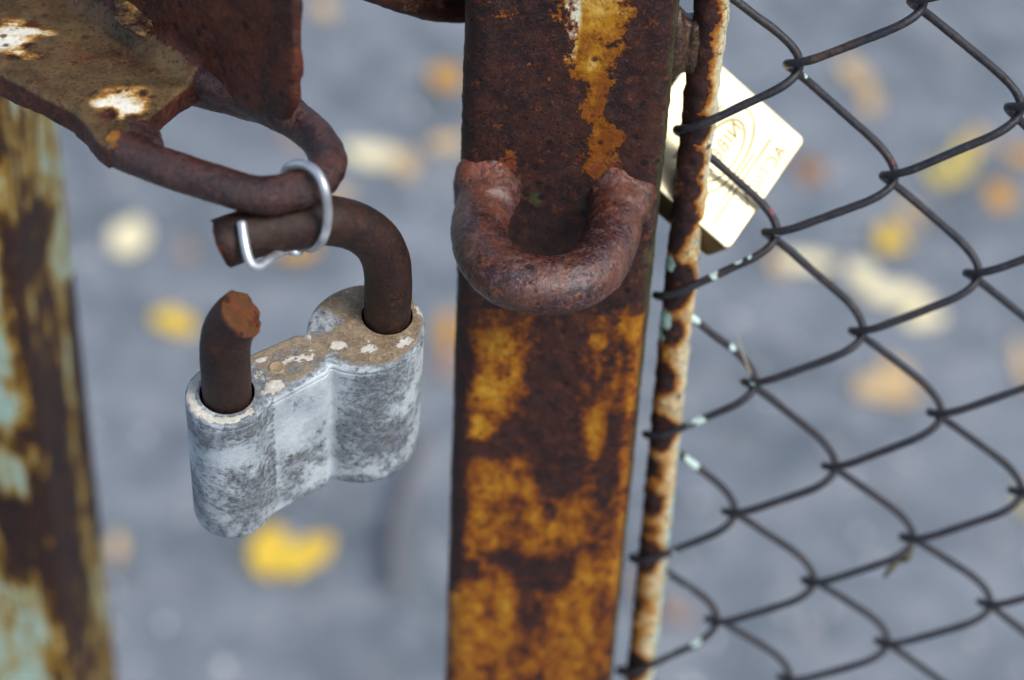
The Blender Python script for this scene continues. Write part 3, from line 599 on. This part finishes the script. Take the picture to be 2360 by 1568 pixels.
# ------------------------------------------------------------------ left gate post, pale green paint
def left_post():
    b = onY(200, 784, .14); yaw = math.radians(10); wd = .045
    e1 = np.array([-math.cos(yaw), math.sin(yaw), 0]); e2 = np.array([-math.sin(yaw), -math.cos(yaw), 0]); k0 = np.array([b[0], .14, 0])
    t = setp
    pts = []; r = .006
    cs = [k0, k0 + e2 * wd, k0 + e2 * wd + e1 * wd, k0 + e1 * wd]; ds = [e2, e1, -e2, -e1]
    for i in range(4):
        p, dn, dp = cs[i], ds[i], ds[i - 1]
        c = p + dn * r - dp * r
        for a in np.linspace(0, math.pi / 2, 5): pts.append(c + r * (-dn * math.cos(a) + dp * math.sin(a)))
        for f in np.linspace(0, 1, 20)[1:-1]: pts.append(p + dn * (r + (wd - 2 * r) * f))
    pts = np.array(pts); n = len(pts); zs = np.r_[np.linspace(0, .64, 8)[:-1], np.arange(.64, 1.06, .003), np.linspace(1.065, 1.4, 8)]
    V = np.array([(p[0], p[1], z) for z in zs for p in pts]); Fc = [((j + 1) * n + i, (j + 1) * n + (i + 1) % n, j * n + (i + 1) % n, j * n + i) for j in range(len(zs) - 1) for i in range(n)]; Fc.append(tuple((len(zs) - 1) * n + i for i in range(n))[::-1])
    def wear(V):
        o = np.zeros((len(V), 4)); u = (V - k0) @ e2 / wd; z = V[:, 2]       # u: 0 back edge .. 1 front edge of the side face
        side = (V - k0) @ e1 < .004
        f = np.where(side, .54, .70)
        zz = [onY(200, y, .12)[2] for y in (1568, 1200, 950, 700, 600, 400, 225)]
        stripe = np.interp(z, zz[:], [.14, .28, .34, .18, .06, .02, .02]); f = f - np.where(side, stripe * np.clip(1.3 * np.exp(-((u - .72) / .26) ** 2), 0, 1), 0)
        f = f - np.where(side & (u < .25) & (z < zz[3]) & (z > zz[1] - .02), .32, 0)
        f = f + np.where(side & (z > zz[3]), .10 * np.clip((.45 - u) * 3, 0, 1), 0)
        f = f + np.where(~side, .0, 0) 
        for px, py, r, a in [(40, 1280, .012, .3), (60, 1190, .01, .3), (20, 1160, .01, .3), (30, 1000, .008, .25), (60, 640, .006, .3), (45, 560, .005, .3), (100, 600, .006, .3)]: f = f - blot(V, onY(px, py, .1), (r * .8, .03, r), a)
        o[:, 0] = np.clip(f, .05, .9); o[:, 2] = 0
        return o
    o = mesh('gate_post', V, Fc, M_left, loc=(k0[0] - .02, k0[1] - .02, 0), wear=wear)
    setp(o, 'blurred steel post with pale green paint streaked by ochre and dark rust', 'gate post')
left_post()

# ------------------------------------------------------------------ padlock
def padlock():
    t = thing('padlock', lk(.02, 0, -.0405), 'weathered grey padlock with a cut rusty shackle hanging from the loop', 'padlock')
    # outline in the lock's plan (s along, p across), left lobe, waist, wide lobe
    N = []
    for a in np.linspace(math.radians(52), math.radians(308), 44): N.append((.0088 * math.cos(a), .0088 * math.sin(a)))
    def seg(a, b, n):
        for q in np.linspace(0, 1, n + 2)[1:-1]: N.append((a[0] + (b[0] - a[0]) * q, a[1] + (b[1] - a[1]) * q))
    wst = .0067; seg(N[-1], (.0062, -wst), 2); N.append((.0066, -wst)); seg((.0066, -wst), (.0218, -wst + .0006), 16)
    a0 = math.radians(200)
    cx, ra, rb = .0345, .0130, .0120
    st = math.acos(max(-1, (.0225 - cx) / ra)); 
    for a in np.linspace(-st, st, 60): N.append((cx + ra * math.cos(a), rb * math.sin(a)))
    seg((.0218, wst - .0006), (.0066, wst), 16); N.append((.0066, wst)); seg((.0062, wst), (.0088 * math.cos(math.radians(52)), .0088 * math.sin(math.radians(52))), 2)
    N = np.array(N); L = np.r_[0, np.cumsum(np.linalg.norm(np.diff(np.vstack([N, N[:1]]), axis=0), axis=1))]; nn = 190
    s = np.linspace(0, L[-1], nn, endpoint=False); N = np.stack([np.interp(s, L, np.r_[N[:, k], N[0, k]]) for k in (0, 1)], 1)
    for _ in range(1): N = .5 * N + .25 * (np.roll(N, 1, 0) + np.roll(N, -1, 0))
    T = np.roll(N, -1, 0) - np.roll(N, 1, 0); T /= np.linalg.norm(T, axis=1)[:, None]; NO = np.stack([T[:, 1], -T[:, 0]], 1)
    if ((N - N.mean(0)) * NO).sum() < 0: NO = -NO
    HB = .0418; rings = [(0, .0009), (-.00025, .0004), (-.0007, .0001), (-.0012, 0), (-.0015, .00002), (-.00165, .00035), (-.0018, .00035), (-.00195, .00003)] + [(-h, 0) for h in np.arange(.0024, HB - .0014, .0007)] + [(-HB + .0012, 0.0001), (-HB + .0005, .0004), (-HB, .0010)]
    V = []
    for h, ins in rings:
        for q, no in zip(N, NO): c = q - no * ins; V.append(lk(c[0], c[1], h))
    V = np.array(V); nr = len(rings)
    Fc = [(j * nn + i, j * nn + (i + 1) % nn, (j + 1) * nn + (i + 1) % nn, (j + 1) * nn + i) for j in range(nr - 1) for i in range(nn)]
    # top face with two round holes: a fine grid clipped by outline through a triangulated fill
    bm = bmesh.new(); holes = [((0, 0), .0058), ((SP, 0), .0056)]
    def inside(q):
        x, y = q; c = False; j = nn - 1; P = N - NO * .0009
        c = False
        for i in range(nn):
            if (P[i, 1] > y) != (P[j, 1] > y) and x < (P[j, 0] - P[i, 0]) * (y - P[i, 1]) / (P[j, 1] - P[i, 1]) + P[i, 0]: c = not c
            j = i
        return c
    vt = []
    top = [bm.verts.new((*(N[i] - NO[i] * .0009), 0)) for i in range(nn)]; ed = [bm.edges.new((top[i], top[(i + 1) % nn])) for i in range(nn)]; hv = []
    for (cx_, cy_), r_ in holes:
        hh = [bm.verts.new((cx_ + r_ * math.cos(a), cy_ + r_ * math.sin(a), 0)) for a in np.linspace(0, 2 * math.pi, 40, endpoint=False)]; hv.append(hh); ed += [bm.edges.new((hh[i], hh[(i + 1) % 40])) for i in range(40)]
    bmesh.ops.triangle_fill(bm, use_beauty=True, edges=ed)
    bm.verts.index_update(); bm.faces.ensure_lookup_table()
    for _ in range(4):
        es = [e for e in bm.edges if e.calc_length() > .0009 and not e.is_boundary]
        if not es: break
        bmesh.ops.subdivide_edges(bm, edges=es, cuts=1, use_grid_fill=False); bmesh.ops.triangulate(bm, faces=[f for f in bm.faces if len(f.verts) > 3]); bmesh.ops.beautify_fill(bm, faces=bm.faces[:], edges=[e for e in bm.edges if not e.is_boundary])
    bm.verts.index_update(); TV = [v.co[:] for v in bm.verts]; TF = [tuple(v.index for v in f.verts) for f in bm.faces]
    nrm = sum((f.normal.z * f.calc_area() for f in bm.faces)); bm.normal_update(); 
    TF = [tuple(v.index for v in (f.verts if f.normal.z > 0 else reversed(f.verts))) for f in bm.faces]; bm.free()
    topV = np.array([lk(x, y, 0.0) for x, y, _ in TV])
    # hole walls
    hw = []
    for (cx_, cy_), r_ in holes:
        a = np.linspace(0, 2 * math.pi, 40, endpoint=False); hV = [lk(cx_ + r_ * math.cos(q), cy_ + r_ * math.sin(q), h) for h in (0, -.004) for q in a] ; hF = [(i, 40 + i, 40 + (i + 1) % 40, (i + 1) % 40) for i in range(40)]; hF.append(tuple(range(79, 39, -1))[::-1])
        hw.append((np.array(hV), hF))
    bot = [tuple(reversed([(nr - 1) * nn + i for i in range(nn)]))[::-1]]
    def local(V): d = V - LL; return d @ AX, d @ FR, d @ UP
    def wear(V):
        s, p, h = local(V); o = np.zeros((len(V), 4)); top = h > -.0006
        # sides: paint left on the waist, more bare metal on the wide lobe
        f = .575 + .10 * vnoise(V, 70, 2); front = p > 0
        f += .22 * ((s > .0075) & (s < .0215)) * np.clip(1 - np.abs(h + .012) / .03, 0, 1)
        f -= .15 * np.clip((s - .0225) / .004, 0, 1) * np.clip((.040 - s) / .005, 0, 1) * np.clip(-h / .004, 0, 1)
        f -= .18 * np.exp(-((h + .027) / .008) ** 2) * (s < .0075); f += .16 * np.exp(-((h + .012) / .004) ** 2) * (s < .0075); f -= .10 * np.exp(-((h + .004) / .004) ** 2) * (s < .0075)
        f -= .22 * np.exp(-((h + .026) / .006) ** 2) * np.exp(-((s - .015) / .006) ** 2); f += .18 * (np.abs(s - .0222) < .0012)
        f -= .10 * np.exp(-((h + .0405) / .0028) ** 2) + .04
        o[:, 0] = np.where(top, .44, f)
        g = np.where(top, .56 + .14 * np.clip((s - .022) / .012, 0, 1) + .0 * s, 0) - .35 * top * np.exp(-((np.hypot(s, p) - .0075) / .0016) ** 2)
        g += np.where(~top, .30 * np.clip((s - .041) / .003, 0, 1), 0); rim = np.zeros(len(V)); dn = np.min(np.hypot(s[:, None] - N[None, ::2, 0], p[:, None] - N[None, ::2, 1]), axis=1); rim = np.clip(1.2 - dn / .0016, 0, 1) * top * (p > 0); g = g - .34 * rim
        g -= .25 * top * blot(V, lk(.0275, -.006, 0), (.004, .0035, .01), 1.0)
        o[:, 1] = np.clip(g, 0, 1)
        fl = np.full(len(V), .12)
        for s_, p_, rs, rp, a in [(.0095, .0038, .0035, .0018, .75), (.008, .0005, .0018, .003, .62), (.0165, -.0005, .0042, .0026, .62), (.0195, .0012, .002, .0014, .55), (.0265, .0018, .0028, .0022, .68), (.0315, .0055, .0026, .0017, .66), (.0385, .0082, .003, .0018, .62), (.0225, -.0052, .0014, .0022, .7), (.0468, .0018, .0018, .003, .5), (.0105, -.0038, .0016, .0012, .6)]:
            fl = np.maximum(fl, blot(V, lk(s_, p_, 0), (rs, rs, .004), a, 1.2) if False else a * np.clip(.75 * (1.55 - np.hypot((s - s_) / rs, (p - p_) / rp)), 0, 1.1))
        ring = .78 * np.clip(1.6 * (1.15 - np.abs(np.hypot(s, p) - .0074) / .0012), 0, 1) * ((s < .0022) | (p < -.005)) * (p < .0078)
        o[:, 2] = np.where(top | (h > -.0012), np.maximum(fl, ring), 0)
        return o
    allV, allF = join((V, Fc + bot), (topV, TF)); mesh('lock_body', allV, allF, M_lock, t, wear=wear)
    [mesh('shackle_socket', a_, b_, M_hole, t) for a_, b_ in hw]
    # little rivet in the top
    a = np.linspace(0, 2 * math.pi, 20, endpoint=False); rv = [lk(.0122 + r_ * math.cos(q), -.0002 + r_ * math.sin(q), h) for r_, h in ((.0017, -.0003), (.0017, .0002), (.0014, .0003), (.0012, .00012)) for q in a]
    rf = [(k * 20 + i, k * 20 + (i + 1) % 20, (k + 1) * 20 + (i + 1) % 20, (k + 1) * 20 + i) for k in range(3) for i in range(20)]; rf.append(tuple(60 + i for i in range(20)))
    def wr(V): o = np.zeros((len(V), 4)); o[:, 1] = .8; return o
    mesh('rivet', rv, rf, M_lock, t, wear=wr)
    # shackle: long piece
    e0 = on(800, 503, lk(0, 0, ARMH), UP); e1 = ARM_A; e2 = on(508, 562, lk(0, 0, ARMH), UP)
    r = .0051
    P = [lk(SP, 0, -.004), lk(SP, 0, .004), lk(SP, 0, .009), lk(SP - .0001, -.0001, .0135), lk(SP - .0009, -.0002, .0190), lk(SP - .0030, -.0004, .0250), lk(SP - .0064, -.0008, .0302), lk(SP - .0105, -.0014, .0340)]
    c7 = on(745, 508, lk(0, 0, ARMH), UP); P += [c7, on(695, 515, lk(0, 0, ARMH), UP), e1, on(570, 541, lk(0, 0, ARMH), UP), e2]
    P = resample(catmull(P, 12), .0010); dd = norm(P[-1] - P[-4])
    vw = norm(P[-1] - CAMP); cutn = norm(dd - (dd @ vw) * vw + .16 * vw)
    VV = tube(P, r, 28, .00008, 3, endplane=(P[-1], cutn))
    cend = P[-1]
    def ws(V):
        o = np.zeros((len(V), 4)); d = (V - cend) @ cutn; o[:, 0] = .04 + .50 * np.clip((d + .0006) / .0005, 0, 1) * (np.linalg.norm(V - cend, axis=1) < .012)
        o[:, 0] += .16 * np.clip(1 - ((V - LL) @ UP) / .006, 0, 1); return o
    # rough burr on the cut
    v_, f_ = VV; near = np.abs((v_ - cend) @ cutn) < .0004; near &= np.linalg.norm(v_ - cend, axis=1) < .012; v_ = v_ + np.outer(np.where(near, .00045 * vnoise(v_, 420, 8) - .0002, 0), cutn)
    sh = mesh('shackle', v_, f_, M_shackle, t, wear=ws); sh['label'] = 'brown bent arm of the cut shackle'
    # stub
    mid = dep(557, 724, (lk(.003, 0, .0235) - CAMP) @ FWD - .0015); tg = norm([.60, -.22, .72])
    B0, B1, B2, B3 = lk(0, 0, .0115), lk(0, 0, .0180), mid - tg * .0050, mid
    bz = [(1 - t) ** 3 * B0 + 3 * t * (1 - t) ** 2 * B1 + 3 * t * t * (1 - t) * B2 + t ** 3 * B3 for t in np.linspace(0, 1, 14)]
    Q = [lk(0, 0, -.004), lk(0, 0, .004), lk(0, 0, .008)] + bz; cn = norm(tg + AX * .10 - UP * .12)
    Q = resample(catmull(Q, 6), .0009)
    VV = tube(Q, .0052, 28, .00008, 5, endplane=(mid, cn))
    v_, f_ = VV; near = (np.abs((v_ - mid) @ cn) < .0004) & (((v_ - LL) @ UP) > .012); v_ = v_ + np.outer(np.where(near, .0006 * vnoise(v_, 330, 4), 0), cn)
    def wst_(V):
        o = np.zeros((len(V), 4)); hh = (V - LL) @ UP; d = (V - mid) @ cn; o[:, 0] = .04 + .50 * np.clip((d + .0010) / .0006, 0, 1) * (hh > .012) + .12 * np.clip(1 - hh / .006, 0, 1); return o
    sb = mesh('shackle', v_, f_, M_shackle, t, wear=wst_); sb['label'] = 'short cut stub of the shackle with orange rust on the cut face'
padlock()
# ------------------------------------------------------------------ aluminium wire tie
def tie():
    dz = lambda p: (p - CAMP) @ FWD
    DL = dz(onZ(705, 432, ZB)); DA = dz(on(752, 510, lk(0, 0, ARMH), UP)); DE = dz(on(560, 545, lk(0, 0, ARMH), UP))
    pts = [(672, 418, DL + .006), (657, 402, DL + .0035), (664, 387, DL), (690, 379, DL - .0025), (715, 386, DL - .0045), (735, 405, DL - .0058), (749, 440, DL - .0058), (755, 485, (DL + DA) / 2 - .0062), (752, 525, DA - .0066), (743, 552, DA - .0050), (730, 567, DA - .001), (716, 573, DA + .003), (705, 569, DA + .0052), (696, 570, DA + .0048), (690, 577, DA + .0030), (684, 583, DA + .0015), (674, 579, DA + .0010), (660, 577, DA + .0015), (644, 584, (DA + DE) / 2 - .0005), (620, 599, DE - .003), (602, 612, DE - .005), (587, 614, DE - .0062), (576, 604, DE - .0068), (567, 578, DE - .0070), (561, 545, DE - .0068), (557, 515, DE - .0064)]
    P = resample(catmull([dep(*p) for p in pts], 10), .0006); V, Fc = tube(P, .00098, 16, .00003, 2, dome=.6)
    o = mesh('wire_tie', V, Fc, M_alu, loc=P[-1]); setp(o, 'bright aluminium wire tied round the loop bar and the shackle arm', 'wire')
tie()
# ------------------------------------------------------------------ brass padlock behind the rod
def brass():
    e, a = math.radians(43), math.radians(28); n = np.array([math.sin(a) * math.cos(e), -math.cos(a) * math.cos(e), math.sin(e)]); P0 = dep(1700, 360, .495)
    tp, rt, bt = [on(*q, P0, n) for q in [(1668, 134), (1858, 322), (1680, 579)]]
    v = norm(bt - rt); u = rt - tp; u = norm(u - (u @ v) * v); hgt = .034; wdt = np.linalg.norm(bt - rt); thk = .0110
    o = lambda i, j, k=0: rt - u * i + v * j + n * k            # i: up the lock from its foot, j: across, k: out of the face
    t = thing('brass_padlock', o(hgt / 2, wdt / 2, -thk), 'bright brass padlock with faint engraved marks behind the rusty side rod', 'padlock')
    r = .0016; out = []
    for (ci, cj, a0) in ((r, r, 180), (hgt - r, r, 270), (hgt - r, wdt - r, 0), (r, wdt - r, 90)):
        for q in np.linspace(a0, a0 + 90, 6): out.append((ci + r * math.cos(math.radians(q)), cj + r * math.sin(math.radians(q))))
    out = np.array(out); c = out.mean(0); m = len(out); V = []
    for k, ins in ((-.0006, 0), (-.0002, .0002), (0, .0006)): 
        for q in out: d = (q - c) / np.linalg.norm(q - c); V.append(o(*(q - d * ins), k))
    for k, ins in ((-thk + .0006, 0), (-thk, .0006)):
        for q in out: d = (q - c) / np.linalg.norm(q - c); V.append(o(*(q - d * ins), k))
    Fc = [tuple(2 * m + i for i in range(m)), tuple(reversed([4 * m + i for i in range(m)]))]
    for A_, B_ in ((2, 1), (1, 0), (0, 3), (3, 4)): Fc += [(A_ * m + i, A_ * m + (i + 1) % m, B_ * m + (i + 1) % m, B_ * m + i)[::-1] for i in range(m)]
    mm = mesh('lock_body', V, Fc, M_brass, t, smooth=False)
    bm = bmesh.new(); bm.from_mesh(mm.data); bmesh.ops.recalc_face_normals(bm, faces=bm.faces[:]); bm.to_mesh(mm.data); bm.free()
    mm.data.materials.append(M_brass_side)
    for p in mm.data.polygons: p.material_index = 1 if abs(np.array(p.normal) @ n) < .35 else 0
    # shackle, hidden for the most part behind the gate post
    sp = [o(hgt - .002, wdt * .2, -thk / 2), o(hgt + .010, wdt * .2, -thk / 2), o(hgt + .018, wdt * .3, -thk / 2), o(hgt + .021, wdt * .5, -thk / 2), o(hgt + .018, wdt * .7, -thk / 2), o(hgt + .010, wdt * .8, -thk / 2), o(hgt - .002, wdt * .8, -thk / 2)]
    P = resample(catmull(sp, 8), .0015); mesh('shackle', *tube(P, .0026, 14), M_alu, t)
    # engraving: oval emblem with letters, rule lines and a word along the foot, a few hundredths of a millimetre proud
    parts = []
    def line(pts, wd=.00022):
        P = np.array([o(i, j, .00002) for i, j in pts]); parts.append(tube(resample(catmull(P, 6), .0006), wd, 6))
    jm = wdt * .5; oc = (.0155, jm * .98)
    for k_ in (1, .72):
        line([(oc[0] + .0060 * k_ * math.cos(q) , oc[1] + .0125 * k_ * math.sin(q)) for q in np.linspace(0, 2 * math.pi, 40)])
    line([(.0235, .009), (.0225, .012), (.0235, .013), (.0235, .026)]); line([(.0215, .008), (.0205, .030)])
    line([(.0072, .006), (.0068, .032)]); line([(.0085, .012), (.0082, .026)])
    Ve, Fe = join(*parts); mesh('engraving', Ve, Fe, M_brass_dark, t)
    def word(txt, i0, j0, size):
        cu = bpy.data.curves.new('t', 'FONT'); cu.body = txt; cu.size = size; cu.align_x = 'CENTER'; cu.align_y = 'CENTER'; cu.extrude = .00003; cu.space_character = 1.15
        ob = bpy.data.objects.new('t', cu); COL.objects.link(ob); dg = bpy.context.evaluated_depsgraph_get(); dg.update(); me = bpy.data.meshes.new_from_object(ob.evaluated_get(dg)); V = np.array([q.co[:] for q in me.vertices]); Fq = [tuple(p.vertices) for p in me.polygons]
        bpy.data.objects.remove(ob); W = np.array([o(i0 + y, j0 + x, .00005 + z) for x, y, z in V]); mesh('lettering', W, Fq, M_brass_dark, t, smooth=False)
    word('NIBBIN', oc[0], oc[1], .0046); word('ACTION', .0036, wdt * .42, .0042)
brass()
# ------------------------------------------------------------------ chain-link mesh hooked on the side rod
def chain_link():
    t = thing('chain_link_mesh', (.12, RODY, .8), 'dark chain link wire mesh with flecks of red and mint paint', 'wire mesh')
    FY = RODY
    meas = {0: {0: (1560, 298), 1: (1512, 680), 2: (1488, 1000), 3: (1456, 1285), 4: (1425, 1545)},
            1: {0: (1828, 148), 1: (1776, 535), 2: (1727, 880), 3: (1681, 1178), 4: (1640, 1427)},
            2: {0: (2113, 2), 1: (2048, 405), 2: (1975, 762), 3: (1912, 1074), 4: (1863, 1337), 5: (1808, 1560)},
            3: {1: (2338, 246), 2: (2241, 629), 3: (2156, 951), 4: (2091, 1238), 5: (2033, 1477)},
            4: {4: (2342, 1130), 5: (2270, 1387)}}
    J = {}
    for c, d in meas.items():
        for r, q in d.items(): J[c, r] = onY(*q, FY)
    M, U_, W_ = [], [], []
    for (c, r), p in J.items():
        if c > 0: M.append((1, c, r + (.5 if c == 1 else .0 if c % 2 == 0 else -.5) * (1 if c in (1, 3) else 1))); U_.append(p[0]); W_.append(p[2])
    row = lambda c, r: r + {0: .5, 1: 0, 2: -.5, 3: -1, 4: -1.5, 5: -2, 6: -2.5, 7: -3}[c] + 0
    M = [(1, c, row(c, r)) for (c, r) in J if c > 0]; cu = np.linalg.lstsq(np.array(M), np.array(U_), rcond=None)[0]; cw = np.linalg.lstsq(np.array(M), np.array(W_), rcond=None)[0]
    def joint(c, r):
        if (c, r) in J: return J[c, r]
        if c == 0: return np.array([RODX - .006, FY, J[0, 0][2] - .0405 * r]) if r < 0 else np.array([RODX - .006, FY, J[0, 4][2] - .0405 * (r - 4)])
        near = sorted([(abs(rr - r), rr) for (cc, rr) in J if cc == c])
        pred = lambda c_, r_: np.array([cu @ (1, c_, row(c_, r_)), FY, cw @ (1, c_, row(c_, r_))])
        if near and near[0][0] <= 3: return pred(c, r) + (J[c, near[0][1]] - pred(c, near[0][1]))
        return pred(c, r)
    wr, h = .00098, .0044
    red = [(2085, 20, 16), (1835, 75, 9), (1855, 110, 7), (1985, 235, 8), (1850, 160, 7), (1780, 480, 10), (1765, 450, 9), (2060, 380, 7), (1748, 565, 9), (1690, 975, 9), (1650, 990, 6), (1660, 1210, 7), (2080, 8, 10)]
    mint = [(1645, 630, 14), (1700, 600, 6), (1725, 590, 5), (1600, 732, 16), (1690, 800, 9), (1610, 965, 16), (1735, 888, 6), (1600, 1070, 13), (1585, 1060, 8), (1570, 1290, 12), (1575, 1268, 9), (1575, 1365, 16), (1625, 1440, 10), (1600, 1475, 14), (1665, 1165, 6), (1790, 545, 4), (1855, 172, 6)]
    rp = [(onY(a, b, FY + dy), r / 9800 * 1.5) for a, b, r in red for dy in (-.004, 0, .004)]; mp = [(onY(a, b, FY + dy), r / 9500 * 1.5) for a, b, r in mint for dy in (-.004, 0, .004)]
    def wear(V):
        o = np.zeros((len(V), 4)); o[:, 0] = .27 + .14 * vnoise(V, 60, 3)
        for p, r in rp: o[:, 2] = np.maximum(o[:, 2], blot(V, p, (r, .0035, r), .85, 1.2))
        for p, r in mp: o[:, 1] = np.maximum(o[:, 1], blot(V, p, (r, .0035, r), .80, 1.2))
        o[:, 1] = np.maximum(o[:, 1], .44 * np.clip(1 - (V[:, 0] - RODX) / .030, 0, 1) * (V[:, 2] < 1.03) * (V[:, 0] > RODX + .004))
        return o
    for c in range(1, 8):
        P = []; lo, hi = (-3, 9)
        for r in range(lo, hi):
            # left turn (hook) at joint (c-1, r), right turn at (c, r+1 or r)
            Lp = joint(c - 1, r); Rp = joint(c, r + (1 if c > 1 else 1)); Ln = joint(c - 1, r + 1)
            hl = RODR + wr + .0003 if c == 1 else h
            Lu = Lp[0] - (.0002 if c == 1 else .0016); Ru = Rp[0] + .0016; Lnu = Ln[0] - (.0002 if c == 1 else .0016)
            for (ua, wa, ha, ub, wb, hb, sgn) in ((Lu, Lp[2], hl, Ru, Rp[2], h, 1), (Ru, Rp[2], h, Lnu, Ln[2], hl, -1)):
                pts = []
                a_, b_ = (ua, ub); s_ = np.sign(b_ - a_)
                ea, eb = (ha if c == 1 and sgn > 0 else .0072), (hb if c == 1 and sgn < 0 else .0072)
                for q in np.linspace(0, math.pi / 2, 9)[:-1]: pts.append((a_ + s_ * ea * (1 - math.cos(q)), sgn * ha * math.sin(q)))
                for q in np.linspace(0, 1, 12):
                    w_ = 3 * q * q - 2 * q ** 3
                    pts.append((a_ + s_ * ea + (b_ - s_ * eb - a_ - s_ * ea) * q, sgn * (ha + (hb - ha) * w_)))
                for q in np.linspace(math.pi / 2, math.pi, 9)[1:]: pts.append((b_ - s_ * eb * (1 + math.cos(q)), sgn * hb * math.sin(q)))
                pts = np.array(pts); L = np.r_[0, np.cumsum(np.linalg.norm(np.diff(pts, axis=0), axis=1))]; L /= L[-1]
                for k_ in range(len(pts) - 1): P.append((pts[k_, 0], FY + pts[k_, 1], wa + (wb - wa) * L[k_]))
        P = np.array(P); P = resample(P, .0011)
        for _ in range(3): P[1:-1] = .5 * P[1:-1] + .25 * (P[2:] + P[:-2])
        V, Fc = tube(P, wr, 12, .00006, c)
        mesh('wire', V, Fc, M_wire, t, wear=wear)
chain_link()
# ------------------------------------------------------------------ scraps caught in the mesh
def scraps():
    k = NT('withered_green'); v = k.noise(300, 4, .6); k.out(k.mix(v, (.05, .055, .03), (.16, .14, .07)), .7)
    P = catmull([onY(*q, RODY - .002) for q in [(2098, 1245), (2095, 1265), (2088, 1285), (2075, 1295)]], 6); V1 = tube(P, np.interp(np.arange(len(P)), [0, len(P) * .6, len(P)], [.0005, .0014, .0003]), 8, .0002)
    P2 = catmull([onY(*q, RODY - .002) for q in [(2078, 1290), (2060, 1302), (2045, 1318), (2035, 1330)]], 6); V2 = tube(P2, np.interp(np.arange(len(P2)), [0, len(P2) * .5, len(P2)], [.0003, .0009, .0002]), 8, .0002)
    V, Fc = join(V1, V2); setp(mesh('dry_leaf_scrap', V, Fc, k.m, loc=P[0]), 'withered dark green scrap of leaf snagged low on the wire mesh', 'leaf scrap')
    k = NT('dry_straw'); k.out((.42, .36, .26), .7)
    P = catmull([onY(*q, RODY + .001) for q in [(1740, 890), (1722, 845), (1708, 805), (1700, 775)]], 6); setp(mesh('straw', *tube(P, np.linspace(.0003, .00012, len(P)), 6), k.m, loc=P[0]), 'thin dry straw stuck at a crossing of the mesh', 'straw')
scraps()
